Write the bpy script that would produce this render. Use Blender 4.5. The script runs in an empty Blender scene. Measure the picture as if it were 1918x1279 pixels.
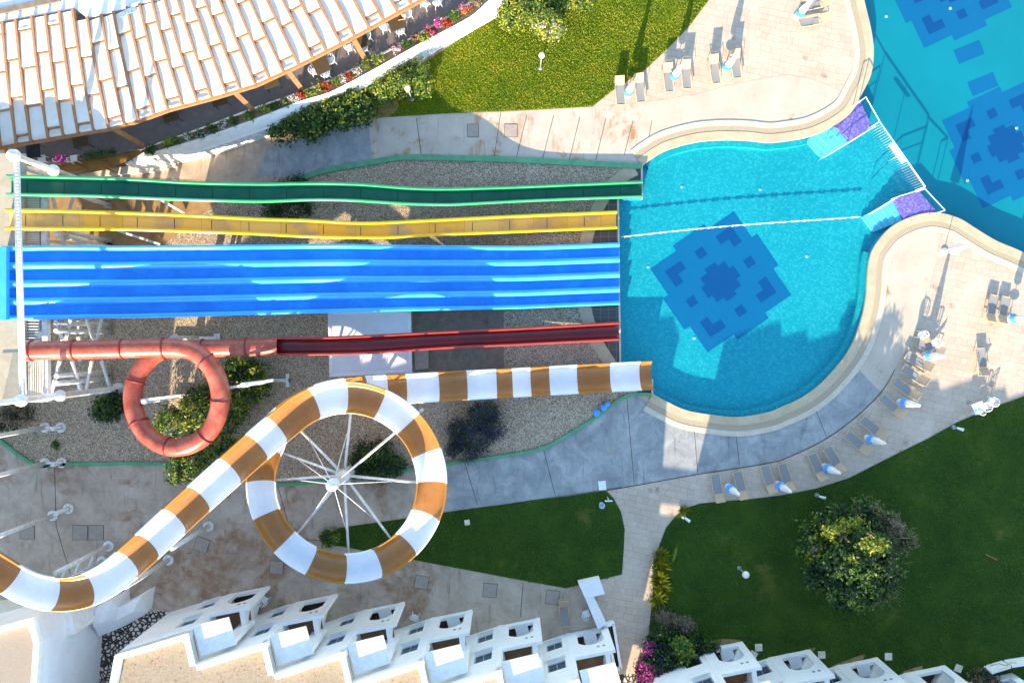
import bpy, bmesh, math, random
import numpy as np
from mathutils import Vector, Matrix, geometry

# ------------------------------------------------------------------ camera, sky, sun, exposure
CAM_H = 54.0           # the drone hovers 54 m above the park, looking straight down
FPX = 1480.0           # focal length in photo pixels (photo is 1918 wide)
scene = bpy.context.scene
C = scene.collection
cd = bpy.data.cameras.new("camera"); cam = bpy.data.objects.new("camera", cd); C.objects.link(cam)
cam.location = (0, 0, CAM_H); cam.rotation_euler = (0, 0, 0)
cd.sensor_width = 36; cd.lens = FPX/1918*36; cd.clip_end = 2000
scene.camera = cam
SUN_EL = math.radians(19.7); SUN_AZ = math.pi+math.atan(0.24)
w = bpy.data.worlds.new("World"); scene.world = w; w.use_nodes = True
sky = w.node_tree.nodes.new('ShaderNodeTexSky'); sky.sky_type = 'NISHITA'; sky.sun_disc = False
sky.sun_elevation = SUN_EL; sky.sun_rotation = SUN_AZ
bg = w.node_tree.nodes['Background']; bg.inputs[1].default_value = 0.15; sky.ozone_density = 2.0; sky.dust_density = .4; sky.air_density = 1.15
w.node_tree.links.new(sky.outputs[0], bg.inputs[0])
sd = bpy.data.lights.new("sun", 'SUN'); sd.energy = 3.9; sd.angle = math.radians(0.5); sd.color = (1.0, .84, .62)
sun = bpy.data.objects.new("sun", sd); C.objects.link(sun)
_to = Vector((math.sin(SUN_AZ)*math.cos(SUN_EL), math.cos(SUN_AZ)*math.cos(SUN_EL), math.sin(SUN_EL)))
sun.rotation_euler = (-_to).to_track_quat('-Z', 'Y').to_euler(); sun.location = _to*200
scene.view_settings.view_transform = 'Standard'; scene.view_settings.look = 'None'
scene.view_settings.exposure = 1.82; scene.view_settings.gamma = 1
scene.render.engine = 'CYCLES'

# ------------------------------------------------------------------ helpers
R = random.Random(7)
def P(px, py, z=0.0):
    s = (CAM_H-z)/FPX
    return Vector(((px-959)*s, (639.5-py)*s, z))
def PX(lst, z=0.0): return [P(a, b, z) for a, b in lst]
def lerp_tab(tab, x):
    if x <= tab[0][0]: return tab[0][1]
    for (a, b), (c, d) in zip(tab, tab[1:]):
        if x <= c: return b+(d-b)*(x-a)/(c-a)
    return tab[-1][1]
def catmull(pts, n=8, closed=False):
    pts = [Vector(p) for p in pts]; out = []; N = len(pts)
    for i in range(N if closed else N-1):
        if closed: a, b, c, d = pts[i-1], pts[i], pts[(i+1) % N], pts[(i+2) % N]
        else: a, b, c, d = pts[max(i-1, 0)], pts[i], pts[i+1], pts[min(i+2, N-1)]
        for k in range(n):
            t = k/n
            out.append(.5*((2*b)+(c-a)*t+(2*a-5*b+4*c-d)*t*t+(3*b-a-3*c+d)*t**3))
    if not closed: out.append(pts[-1])
    return out
def cm2(pts, n=6):
    return [(v.x, v.y) for v in catmull([(a, b, 0) for a, b in pts], n)]
def offset(pts, d):
    out = []
    for i, p in enumerate(pts):
        t = (pts[min(i+1, len(pts)-1)]-pts[max(i-1, 0)]); t.z = 0; t.normalize()
        out.append(p+Vector((-t.y, t.x, 0))*d)
    return out
WL = {}
def link(o, parent):
    C.objects.link(o)
    if parent is not None: o.parent = parent
class MB:
    def __init__(s): s.v = []; s.f = []; s.m = []; s.s = []
    def add(s, vs, fs, mi=0, sm=False):
        b = len(s.v); s.v += [Vector(v) for v in vs]
        for f in fs: s.f.append([b+i for i in f]); s.m.append(mi); s.s.append(sm)
        return s
    def box(s, c, size, rot=0, mi=0, tilt=None):
        x, y, z = [k/2 for k in size]; M = Matrix.Rotation(rot, 3, 'Z')
        if tilt is not None: M = M @ tilt
        vs = [M @ Vector((a*x, b*y, d*z))+Vector(c) for d in (-1, 1) for b in (-1, 1) for a in (-1, 1)]
        return s.add(vs, [(0, 2, 3, 1), (4, 5, 7, 6), (0, 1, 5, 4), (2, 6, 7, 3), (0, 4, 6, 2), (1, 3, 7, 5)], mi)
    def bar(s, a, b, wd, ht, mi=0):
        a = Vector(a); b = Vector(b); d = (b-a).normalized()
        n = Vector((-d.y, d.x, 0))
        n = Vector((1, 0, 0)) if n.length < 1e-4 else n.normalized()
        u = d.cross(n); n = n*wd/2; u = u*ht/2
        vs = [p+i*n+j*u for p in (a, b) for i, j in ((-1, -1), (1, -1), (1, 1), (-1, 1))]
        return s.add(vs, [(0, 1, 2, 3), (7, 6, 5, 4), (0, 4, 5, 1), (1, 5, 6, 2), (2, 6, 7, 3), (3, 7, 4, 0)], mi)
    def prism(s, pts, z0, z1, holes=(), mi=0, mitop=None, bottom=True):
        """pts: world points (z ignored)"""
        loops = [list(pts)]+[list(h) for h in holes]
        flat = [Vector((p[0], p[1], 0)) for l in loops for p in l]
        tr = geometry.tessellate_polygon([[Vector((p[0], p[1], 0)) for p in l] for l in loops])
        n = len(flat)
        s.add([(p.x, p.y, z1) for p in flat], [t for t in tr], mi if mitop is None else mitop)
        if bottom: s.add([(p.x, p.y, z0) for p in flat], [t for t in tr], mi)
        for l in loops:
            k = len(l)
            vs = [(p[0], p[1], z0) for p in l]+[(p[0], p[1], z1) for p in l]
            s.add(vs, [(i, (i+1) % k, k+(i+1) % k, k+i) for i in range(k)], mi)
        return s
    def sheet(s, loops, mi=0):
        loops = [[Vector(p) for p in l] for l in loops]
        tr = geometry.tessellate_polygon([[Vector((p.x, p.y, 0)) for p in l] for l in loops])
        return s.add([p for l in loops for p in l], tr, mi)
    def wall(s, p0, p1, z0, z1, th=.28, holes=(), mi=0, top1=None):
        """slab from p0 to p1, thickness to the right hand side of p0->p1; holes in (u, z)"""
        p0 = Vector((p0[0], p0[1], 0)); p1 = Vector((p1[0], p1[1], 0)); L = (p1-p0).length
        d = (p1-p0)/L; n = Vector((d.y, -d.x, 0))*th
        loops = [[(0, z0), (L, z0), (L, z1 if top1 is None else top1), (0, z1)]]+[list(h) for h in holes]
        tr = geometry.tessellate_polygon([[Vector((a, b, 0)) for a, b in l] for l in loops])
        fr = [p0+d*a+Vector((0, 0, b)) for l in loops for a, b in l]
        s.add(fr, tr, mi); s.add([v+n for v in fr], tr, mi)
        for l in loops:
            k = len(l); a = [p0+d*x+Vector((0, 0, z)) for x, z in l]
            s.add(a+[v+n for v in a], [(i, (i+1) % k, k+(i+1) % k, k+i) for i in range(k)], mi)
        return s
    def loft(s, rows, close=False, mi=0, sm=True, mifn=None):
        m = len(rows[0]); b = len(s.v)
        s.v += [Vector(p) for r in rows for p in r]
        for i in range(len(rows)-1):
            for j in range(m if close else m-1):
                k = (j+1) % m
                s.f.append([b+i*m+j, b+i*m+k, b+(i+1)*m+k, b+(i+1)*m+j])
                s.m.append(mifn(i, j) if mifn else mi); s.s.append(sm)
        return s
    def tube(s, pts, r, n=10, caps=True, mi=0, sm=True, mifn=None):
        pts = [Vector(p) for p in pts]; rows = []
        rr = r if isinstance(r, (list, tuple)) else [r]*len(pts)
        for i, p in enumerate(pts):
            t = (pts[min(i+1, len(pts)-1)]-pts[max(i-1, 0)]).normalized()
            a = Vector((0, 0, 1)) if abs(t.z) < .95 else Vector((0, 1, 0))
            x = t.cross(a).normalized(); y = x.cross(t)
            rows.append([p+rr[i]*(math.cos(2*math.pi*k/n)*x+math.sin(2*math.pi*k/n)*y) for k in range(n)])
        b = len(s.v); s.loft(rows, True, mi, sm, mifn)
        if caps:
            s.f.append([b+k for k in range(n)]); s.m.append(mi); s.s.append(False)
            e = b+(len(pts)-1)*n; s.f.append([e+k for k in range(n)]); s.m.append(mi); s.s.append(False)
        return s
    def lathe(s, prof, c=(0, 0, 0), n=20, mi=0, mod=None, sm=True):
        c = Vector(c)
        rows = [[c+Vector(((r if not mod else r*mod(k, n, z))*math.cos(2*math.pi*k/n), (r if not mod else r*mod(k, n, z))*math.sin(2*math.pi*k/n), z)) for k in range(n)] for r, z in prof]
        return s.loft(rows, True, mi, sm)
    def build(s, name, mats, parent=None, recalc=True, label=None, bevel=0):
        off = WL.get(parent.name, Vector()) if parent is not None else Vector()
        me = bpy.data.meshes.new(name)
        me.from_pydata([tuple(v-off) for v in s.v], [], s.f)
        for m in (mats if isinstance(mats, (list, tuple)) else [mats]): me.materials.append(m)
        me.polygons.foreach_set('material_index', s.m); me.polygons.foreach_set('use_smooth', s.s)
        if recalc:
            bm = bmesh.new(); bm.from_mesh(me); bmesh.ops.recalc_face_normals(bm, faces=bm.faces); bm.to_mesh(me); bm.free()
        me.update()
        o = bpy.data.objects.new(name, me); link(o, parent); WL[o.name] = off
        if bevel:
            b = o.modifiers.new("bevel", 'BEVEL'); b.width = bevel; b.segments = 2; b.limit_method = 'ANGLE'
        if label: o['label'] = label
        return o
def tag(o, label, cat, group=None):
    o['label'] = label; o['category'] = cat
    if group: o['group'] = group
    return o
def thing(name, label, cat, loc=(0, 0, 0), group=None):
    o = bpy.data.objects.new(name, None); C.objects.link(o); o.location = loc; o.empty_display_size = .3
    WL[o.name] = Vector(loc)
    return tag(o, label, cat, group)
def struct(o, kind='structure'): o['kind'] = kind; return o
def dup(root, loc, rz, label, sc=None):
    def cp(o, par):
        c = o.copy(); C.objects.link(c)
        if par is not None: c.parent = par
        for ch in o.children: cp(ch, c)
        return c
    r = cp(root, None); r.location = loc; r.rotation_euler = (0, 0, rz); r['label'] = label
    if sc: r.scale = (sc, sc, sc)
    return r

# ------------------------------------------------------------------ materials
def srgb(h):
    h = h.lstrip('#'); out = []
    for i in (0, 2, 4):
        c = int(h[i:i+2], 16)/255
        out.append(c/12.92 if c <= .04045 else ((c+.055)/1.055)**2.4)
    return (*out, 1)
class NT:
    def __init__(s, name):
        s.mat = bpy.data.materials.new(name); s.mat.use_nodes = True
        s.n = s.mat.node_tree.nodes; s.l = s.mat.node_tree.links
        s.bsdf = s.n['Principled BSDF']; s.out = s.n['Material Output']
        s.co = s.n.new('ShaderNodeTexCoord').outputs['Object']
    def new(s, t, **kw):
        n = s.n.new('ShaderNode'+t)
        for k, v in kw.items():
            if hasattr(n, k): setattr(n, k, v)
        return n
    def lk(s, a, b): s.l.new(a, b)
    def noise(s, sc, det=5, rough=.6, dist=0, vec=None):
        n = s.new('TexNoise'); n.inputs['Scale'].default_value = sc; n.inputs['Detail'].default_value = det
        n.inputs['Roughness'].default_value = rough; n.inputs['Distortion'].default_value = dist
        s.lk(vec or s.co, n.inputs['Vector']); return n.outputs['Fac']
    def mapping(s, scale=(1, 1, 1), rot=0, loc=(0, 0, 0)):
        m = s.new('Mapping'); m.inputs['Scale'].default_value = scale; m.inputs['Rotation'].default_value = (0, 0, rot); m.inputs['Location'].default_value = loc
        s.lk(s.co, m.inputs['Vector']); return m.outputs[0]
    def ramp(s, fac, stops, const=False):
        r = s.new('ValToRGB'); e = r.color_ramp.elements
        while len(e) < len(stops): e.new(.5)
        for k, (p, c) in enumerate(stops): e[k].position = p; e[k].color = c if len(c) == 4 else (*c, 1)
        if const: r.color_ramp.interpolation = 'CONSTANT'
        s.lk(fac, r.inputs[0]); return r.outputs[0]
    def mask(s, fac, a, b): return s.ramp(fac, [(a, (0, 0, 0, 1)), (b, (1, 1, 1, 1))])
    def mix(s, fac, a, b, mode='MIX'):
        m = s.new('MixRGB'); m.blend_type = mode
        for i, v in enumerate((fac, a, b)):
            if isinstance(v, (int, float)): m.inputs[i].default_value = v
            elif isinstance(v, tuple): m.inputs[i].default_value = v
            else: s.lk(v, m.inputs[i])
        return m.outputs[0]
    def bump(s, fac, strength=.4, dist=.02):
        b = s.new('Bump'); b.inputs['Strength'].default_value = strength; b.inputs['Distance'].default_value = dist
        s.lk(fac, b.inputs['Height']); s.lk(b.outputs[0], s.bsdf.inputs['Normal']); return b
    def fin(s, col=None, rough=.6, spec=.3, metal=0, trans=0):
        if col is not None:
            if isinstance(col, tuple): s.bsdf.inputs['Base Color'].default_value = col
            else: s.lk(col, s.bsdf.inputs['Base Color'])
        s.bsdf.inputs['Roughness'].default_value = rough; s.bsdf.inputs['Metallic'].default_value = metal
        s.bsdf.inputs['Specular IOR Level'].default_value = spec
        return s.mat
def mat(name, c1, c2=None, sc=3, rough=.6, spec=.3, bump=0, bsc=30, thr=(.35, .65), metal=0, c3=None, sc3=1, thr3=(.55, .7)):
    t = NT(name); a = srgb(c1)
    col = a
    if c2: col = t.ramp(t.noise(sc, 6, .65), [(thr[0], a), (thr[1], srgb(c2))])
    if c3: col = t.mix(t.mask(t.noise(sc3, 7, .7), *thr3), col, srgb(c3))
    if bump: t.bump(t.noise(bsc, 4), bump, .02)
    return t.fin(col, rough, spec, metal)
M = {}
M['white'] = mat('white_render', '#f6f4f1', '#eeebe6', 1.2, .75, .2, .25, 14, c3='#c3bcb0', sc3=.9, thr3=(.66, .82))
M['white_lit'] = mat('white_parapet', '#f3f1ec', '#e5e0d6', 2.5, .8, .2, .15, 20)
M['cream'] = mat('cream_paint', '#e8dfcd', '#d8cbb2', 1.5, .7, .2, .15, 20)
M['steel'] = mat('white_steel', '#ece9e4', '#cfcac0', 3, .4, .4, c3='#8d7355', sc3=2.5, thr3=(.68, .76))
M['steelgrey'] = mat('grey_steel', '#9aa0a6', '#7f858c', 3, .4, .5)
M['green'] = mat('green_fibreglass', '#06593f', '#08674a', 1.3, .28, .5, c3='#0a7a56', sc3=.6, thr3=(.55, .8))
M['greenrim'] = mat('green_rim', '#389a62', '#46a86e', 1.3, .3, .5)
M['yellow'] = mat('yellow_rim', '#e8b80c', '#d9a60a', 1.2, .28, .5)
M['blue'] = mat('blue_fibreglass', '#1a92e2', '#1684d8', .8, .22, .55, c3='#2ca2f0', sc3=.5, thr3=(.5, .75))
M['blueridge'] = mat('blue_ridge', '#3aa2f6', '#4aaef8', 1, .25, .55)
M['redpipe'] = mat('red_fibreglass', '#933e2d', '#a84e3a', 1.6, .35, .45, .1, 30, c3='#bd735c', sc3=.9, thr3=(.45, .75))  # paler noise patches paint in the sunlit highlights on the tube
M['redjoint'] = mat('red_joint', '#8e2c22', '#7c241d', 3, .45, .4)
M['redtrough'] = mat('maroon_fibreglass', '#7a1f1f', '#6b191b', 1.2, .25, .5)
M['redrim'] = mat('red_rim', '#a83a30', '#96302a', 1.2, .3, .5)
M['ochre'] = mat('ochre_fibreglass', '#a87236', '#9e682e', 1.5, .3, .45, c3='#855624', sc3=3, thr3=(.6, .8))
M['chutewhite'] = mat('white_fibreglass', '#ebebe9', '#e3e3e3', 1.5, .3, .45, c3='#cfcdc6', sc3=2.2, thr3=(.6, .8))
M['gkerb'] = mat('green_kerb', '#6aa57c', '#56936a', 2, .7, .2, .2, 25, c3='#9aa58c', sc3=3, thr3=(.6, .75))
M['coping'] = mat('coping_stone', '#c4b294', '#b6a182', 1.2, .7, .2, .15, 25)
M['lip'] = mat('coping_lip', '#cfc4ae', '#c0b39a', 1.6, .7, .2, .15, 25)
M['joint'] = mat('joint_dark', '#6f6354', '#584d42', 3, .9, .1)
M['rope'] = mat('white_plastic', '#efefee', '#e2e2e0', 5, .4, .4)
M['bluedisc'] = mat('blue_plastic', '#4b95d6', '#5aa3e0', 6, .4, .4)
M['canvas'] = mat('white_canvas', '#eeeae4', '#dcd6ce', 6, .85, .1, .2, 40)
M['sling'] = mat('grey_sling', '#97938f', '#8b8784', 12, .8, .15, .15, 120)
M['slingtan'] = mat('tan_sling', '#bfa68a', '#b1977b', 12, .8, .15, .15, 120)
M['framebeige'] = mat('beige_frame', '#ccb892', '#bda67e', 6, .45, .35)
M['wood'] = mat('brown_wood', '#b07f56', '#996b47', 5, .6, .3, .2, 40)
M['fabric'] = mat('white_shade_cloth', '#eee4d4', '#e4d8c4', 2, .85, .1, .1, 60)
M['darktable'] = mat('dark_table', '#5a4a34', '#4a3c2a', 8, .5, .3)
M['dark'] = mat('dark_glass', '#1d2a33', '#2a3944', 3, .12, .6)
M['terra'] = mat('terrace_tiles', '#8a6a4c', '#7a5c42', 3, .8, .2, .1, 30)
M['patio'] = mat('patio_tiles', '#54463c', '#493d36', 3, .8, .2)  # darkened to put the shade inside the patios into the floor colour
M['roofgravel'] = mat('roof_screed', '#a49788', '#968878', 9, .9, .1, .3, 60, c3='#7a5f48', sc3=7, thr3=(.72, .82), thr=(.3, .7))
M['roofstain'] = mat('stained_roof', '#a59784', '#93836c', 8, .9, .1, .3, 60, c3='#6e4e33', sc3=6, thr3=(.56, .68))
M['bark'] = mat('bark', '#6b5440', '#4e3c2e', 6, .9, .1, .4, 30)
M['skin'] = mat('skin', '#c98f70', None, rough=.55)
M['hair'] = mat('brown_hair', '#5e3a1e', '#7a4d28', 30, .6, .3, .3, 80)
M['shirt'] = mat('pale_pink_cloth', '#dcb3ae', '#cfa19d', 20, .85, .1)
M['pink'] = mat('pink_cloth', '#d83f96', '#c4308a', 9, .8, .1)
M['bluecloth'] = mat('blue_cloth', '#4f74c8', '#9db4e6', 9, .8, .1)
M['deckgrating'] = mat('deck_grating', '#b3a894', '#a39780', 2, .7, .2, .2, 20, c3='#a08a66', sc3=1.2, thr3=(.6, .75))
M['slab'] = mat('brown_slab', '#8d7e70', '#7a6b5e', 2.5, .85, .15, .2, 20, c3='#5b4f45', sc3=1.3, thr3=(.6, .75))
M['cover'] = mat('cover_plate', '#a89b8d', '#988b7e', 4, .7, .3, .2, 20)
M['globe'] = mat('globe_glass', '#efe3d0', None, rough=.3)
def leafmat(name, cols, sc=1.4):
    t = NT(name); st = [(.25+.5*i/(max(len(cols)-1, 1)), srgb(c)) for i, c in enumerate(cols)]
    col = t.ramp(t.noise(sc, 4, .7), st)
    t.fin(col, .5, .35)
    tr = t.new('BsdfTranslucent'); t.lk(col, tr.inputs[0])
    mx = t.new('MixShader'); mx.inputs[0].default_value = .3
    t.lk(t.bsdf.outputs[0], mx.inputs[1]); t.lk(tr.outputs[0], mx.inputs[2]); t.lk(mx.outputs[0], t.out.inputs[0])
    return t.mat
M['leaf_dark'] = leafmat('leaf_dark', ['#1c3018', '#294320', '#385426'])
M['leaf_mid'] = leafmat('leaf_mid', ['#3a5a22', '#54742a', '#6f8a34'])
M['leaf_yel'] = leafmat('leaf_yellow', ['#7d9030', '#a3a838', '#c0b23c'])
M['leaf_dry'] = leafmat('leaf_dry', ['#7a6a58', '#94806a', '#6a5e50'])
M['leaf_purple'] = leafmat('leaf_purple', ['#2e2f44', '#3b3a55', '#33402e'])
M['fl_red'] = leafmat('petal_red', ['#c22a22', '#e0483a']); M['fl_pink'] = leafmat('petal_pink', ['#d65a8a', '#e88aa8'])
M['fl_mag'] = leafmat('petal_magenta', ['#a8267e', '#cc4aa0', '#8a2a78']); M['fl_white'] = leafmat('petal_white', ['#e8e2dc', '#d8cfc8'])
M['fl_or'] = leafmat('petal_orange', ['#d86a2a', '#e08848'])

def mk_concrete():
    t = NT('path_concrete')
    base = t.ramp(t.noise(.55, 8, .7, .4), [(.3, srgb('#9c8a77')), (.5, srgb('#b5a28e')), (.72, srgb('#ccbba7'))])
    tan = t.mask(t.noise(.16, 8, .68, .6), .53, .60)
    base = t.mix(t.mix(1, tan, t.mask(t.noise(1.6, 6, .7), .3, .6), 'MULTIPLY'), base, srgb('#957357'))
    st = t.noise(1, 7, .7, .2, t.mapping((2.6, .28, 1), math.radians(8)))
    base = t.mix(t.mask(st, .58, .74), base, srgb('#71665c'))
    dk = t.mask(t.noise(2.2, 8, .75), .64, .74)
    base = t.mix(dk, base, srgb('#5f554d'))
    base = t.mix(.35, base, t.ramp(t.noise(26, 3, .7), [(.3, (.25, .25, .25, 1)), (.7, (.75, .75, .75, 1))]), 'OVERLAY')
    t.bump(t.noise(18, 5, .7), .25, .02)
    return t.fin(base, .7, .25)
M['concrete'] = mk_concrete()
def mk_shadecon():
    t = NT('shade_tinted_concrete')  # cooler, greyer base carries a painted shade tint; streaks and stains are dirt
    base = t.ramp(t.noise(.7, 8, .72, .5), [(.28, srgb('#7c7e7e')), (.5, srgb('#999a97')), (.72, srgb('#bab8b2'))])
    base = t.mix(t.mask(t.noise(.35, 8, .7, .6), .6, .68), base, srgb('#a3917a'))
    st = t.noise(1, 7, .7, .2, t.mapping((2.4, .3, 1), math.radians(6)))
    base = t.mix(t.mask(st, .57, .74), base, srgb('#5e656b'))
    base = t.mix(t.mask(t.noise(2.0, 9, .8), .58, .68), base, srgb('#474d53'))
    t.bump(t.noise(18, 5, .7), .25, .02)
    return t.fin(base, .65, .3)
M['shadecon'] = mk_shadecon()
def mk_smooth():
    t = NT('pale_concrete')
    base = t.ramp(t.noise(.8, 7, .65), [(.3, srgb('#b3a592')), (.7, srgb('#c4b7a4'))])
    base = t.mix(t.mask(t.noise(.5, 8, .7, .8), .62, .7), base, srgb('#9a7a52'))
    t.bump(t.noise(20, 4, .7), .15, .02)
    return t.fin(base, .7, .25)
M['paleconcrete'] = mk_smooth()
def mk_stain():
    t = NT('stained_concrete')
    base = t.ramp(t.noise(.8, 7, .65), [(.3, srgb('#b0a392')), (.7, srgb('#c6baa8'))])
    m1 = t.mask(t.noise(.32, 9, .72, .5), .5, .56); m2 = t.mask(t.noise(1, 6, .7, 0, t.mapping((1.1, .22, 1), math.radians(5))), .42, .6)
    base = t.mix(t.mix(1, m1, m2, 'MULTIPLY'), base, srgb('#a37a4c'))
    base = t.mix(t.mask(t.noise(1, 6, .7, 0, t.mapping((1.6, .15, 1), math.radians(4))), .6, .72), base, srgb('#94836f'))
    t.bump(t.noise(20, 4, .7), .15, .02)
    return t.fin(base, .7, .25)
M['stainconcrete'] = mk_stain()
def mk_paver(name, rot):
    t = NT(name)
    v = t.mapping((1, 1, 1), rot)
    nz = t.new('TexNoise'); nz.inputs['Scale'].default_value = 1.3; t.lk(v, nz.inputs['Vector'])
    add = t.new('VectorMath', operation='MULTIPLY_ADD'); add.operation = 'MULTIPLY_ADD'
    t.lk(nz.outputs['Color'], add.inputs[0]); add.inputs[1].default_value = (.28, .28, 0); t.lk(v, add.inputs[2])
    b = t.new('TexBrick'); t.lk(add.outputs[0], b.inputs['Vector'])
    b.inputs['Color1'].default_value = srgb('#c4b09a'); b.inputs['Color2'].default_value = srgb('#b9a590')
    b.inputs['Mortar'].default_value = srgb('#a39080'); b.inputs['Scale'].default_value = 1
    b.inputs['Mortar Size'].default_value = .014; b.inputs['Brick Width'].default_value = .74; b.inputs['Row Height'].default_value = .42
    b.offset_frequency = 2; b.squash = .6; b.squash_frequency = 3
    col = t.mix(t.mask(t.noise(.4, 6, .7), .45, .7), b.outputs['Color'], t.mix(.5, b.outputs['Color'], srgb('#d6c6b2')))
    vo = t.new('TexVoronoi'); vo.inputs['Scale'].default_value = .75; t.lk(add.outputs[0], vo.inputs['Vector'])
    keep = t.new('Math', operation='GREATER_THAN'); keep.inputs[1].default_value = .62
    sep = t.new('SeparateColor'); t.lk(vo.outputs['Color'], sep.inputs[0]); t.lk(sep.outputs[0], keep.inputs[0])
    spot = t.mix(1, t.ramp(vo.outputs['Distance'], [(.05, (1, 1, 1, 1)), (.2, (0, 0, 0, 1))]), keep.outputs[0], 'MULTIPLY')
    spot = t.mix(1, spot, t.mask(t.noise(6, 5, .8), .38, .6), 'MULTIPLY')
    col = t.mix(t.mix(1, spot, (.75, .75, .75, 1), 'MULTIPLY'), col, srgb('#6b4c32'))
    col = t.mix(.3, col, t.ramp(t.noise(14, 4, .7), [(.3, (.25, .25, .25, 1)), (.7, (.75, .75, .75, 1))]), 'OVERLAY')
    t.bump(b.outputs['Fac'], -.5, .02)
    return t.fin(col, .75, .2)
M['paver'] = mk_paver('stamped_paving', math.radians(12))
def mk_lawn(name='lawn_turf', c=('#425f28', '#55722e', '#748438', '#2c4418', '#788f40', '#857c3c')):
    t = NT(name)
    a = t.ramp(t.noise(.35, 6, .65), [(.3, srgb(c[0])), (.55, srgb(c[1])), (.75, srgb(c[2]))])
    a = t.mix(.6, a, t.ramp(t.noise(9, 6, .8), [(.3, srgb(c[3])), (.7, srgb(c[4]))]), 'OVERLAY')
    a = t.mix(t.mask(t.noise(.22, 5, .7), .6, .75), a, srgb(c[5]))
    t.bump(t.noise(22, 5, .8), 1, .08)
    return t.fin(a, .9, .1)
M['lawn'] = mk_lawn()
M['lawn_sunlit'] = mk_lawn('sunny_turf', ('#5a7420', '#74861f', '#8a8a24', '#3e5a12', '#98a636', '#94842c'))  # yellower, brighter turf: sunlight put into the base colour
M['blade'] = leafmat('grass_blade', ['#3e5a26', '#526e2c', '#6f8236'], .25)
M['blade_sunlit'] = leafmat('sunlit_grass_blade', ['#6a8620', '#8c9a24', '#b0a634'], .5)  # blades carry the same painted sunlight as their turf
def mk_gravel():
    t = NT('gravel')
    vo = t.new('TexVoronoi'); vo.inputs['Scale'].default_value = 21; t.lk(t.co, vo.inputs['Vector'])
    sep = t.new('SeparateColor'); t.lk(vo.outputs['Color'], sep.inputs[0])
    a = t.ramp(sep.outputs[0], [(0, srgb('#6e6154')), (.35, srgb('#a89a86')), (.7, srgb('#c2b5a0')), (1, srgb('#e0d6c4'))])
    a = t.mix(.5, a, t.ramp(t.noise(.5, 6, .7), [(.3, srgb('#8b6f54')), (.7, srgb('#a59a8c'))]), 'OVERLAY')
    t.bump(vo.outputs['Distance'], -.9, .06)
    return t.fin(a, .85, .2)
M['gravel'] = mk_gravel()
def mk_dirt():
    t = NT('packed_dirt')
    a = t.ramp(t.noise(.7, 8, .72, .5), [(.3, srgb('#86694a')), (.55, srgb('#a8875e')), (.75, srgb('#bfa078'))])
    a = t.mix(t.mask(t.noise(.6, 6, .7), .6, .68), a, srgb('#6f7a3a'))
    t.bump(t.noise(14, 6, .8), .5, .04)
    return t.fin(a, .9, .1)
M['dirt'] = mk_dirt()
def mk_cobble(name, sc, stone, grout, lo):
    t = NT(name); vo = t.new('TexVoronoi'); vo.feature = 'DISTANCE_TO_EDGE'; vo.inputs['Scale'].default_value = sc
    t.lk(t.co, vo.inputs['Vector'])
    st = t.ramp(t.noise(2, 4), [(.3, srgb(stone[0])), (.7, srgb(stone[1]))])
    a = t.mix(t.mask(vo.outputs['Distance'], lo, lo+.06), t.mix(0, srgb(grout), srgb(grout)), st)
    t.bump(vo.outputs['Distance'], .5, .03)
    return t.fin(a, .8, .2)
M['cobble'] = mk_cobble('pebble_paving', 3.4, ('#cfc3b2', '#e2d9cb'), '#463a36', .12)
M['slate'] = mk_cobble('crazy_slate', 1.6, ('#7f736d', '#6f6562'), '#6f6661', .006)
def mk_brickwall(name, c, m, bw, rh, rot=0):
    t = NT(name); b = t.new('TexBrick'); t.lk(t.mapping((1, 1, 1), rot), b.inputs['Vector']); b.inputs['Scale'].default_value = 1
    b.inputs['Color1'].default_value = srgb(c[0]); b.inputs['Color2'].default_value = srgb(c[1]); b.inputs['Mortar'].default_value = srgb(m)
    b.inputs['Brick Width'].default_value = bw; b.inputs['Row Height'].default_value = rh; b.inputs['Mortar Size'].default_value = .02; b.offset = 0
    return t.fin(b.outputs['Color'], .6, .3)
M['darktile'] = mk_brickwall('dark_basin_tiles', ('#54504c', '#5e5751'), '#79716a', .55, .55)
M['grate'] = mk_brickwall('overflow_grate', ('#bfae92', '#b5a488'), '#9c8c72', .12, .12, .5)
def mk_tile(name, cols, sc=5.5, spk=.5):
    t = NT(name)
    vo = t.new('TexVoronoi'); vo.inputs['Scale'].default_value = sc; t.lk(t.co, vo.inputs['Vector'])
    sep = t.new('SeparateColor'); t.lk(vo.outputs['Color'], sep.inputs[0])
    a = t.ramp(sep.outputs[0], [(0, srgb(cols[0])), (.6, srgb(cols[1])), (1, srgb(cols[2]))])
    a = t.mix(1-spk, a, t.ramp(t.noise(.15, 3), [(.35, srgb(cols[0])), (.65, srgb(cols[1]))]))
    return t.fin(a, .5, .3)
M['poolfloor'] = mk_tile('turquoise_ripple_floor', ('#15959f', '#24a4ab', '#58c2bf'), 9, .5)  # pale cell speckle paints sun caustics into the floor colour
M['poolfloor2'] = mk_tile('deep_turquoise_ripple_floor', ('#0c868f', '#108e97', '#16949c'), 8, .15)  # the same painted caustics, much fainter
M['poolwall'] = mk_tile('pool_wall_tiles', ('#3a8fc4', '#4a9fd0', '#6ab4da'), 5, .4)
M['mosaic_mid'] = mk_tile('mid_blue_mosaic', ('#0a6690', '#0b6b96', '#1073a0'), 6, .15)
M['mosaic_dark'] = mk_tile('deep_blue_mosaic', ('#084a80', '#094f86', '#0c568c'), 6, .15)
M['purple'] = mk_tile('violet_mosaic', ('#5a5094', '#6f65aa', '#8a80c0'), 9, .9)
M['steptile'] = mk_tile('pale_step_tiles', ('#7cb8cc', '#94c8d6', '#a8d2dc'), 5, .3)
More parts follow.
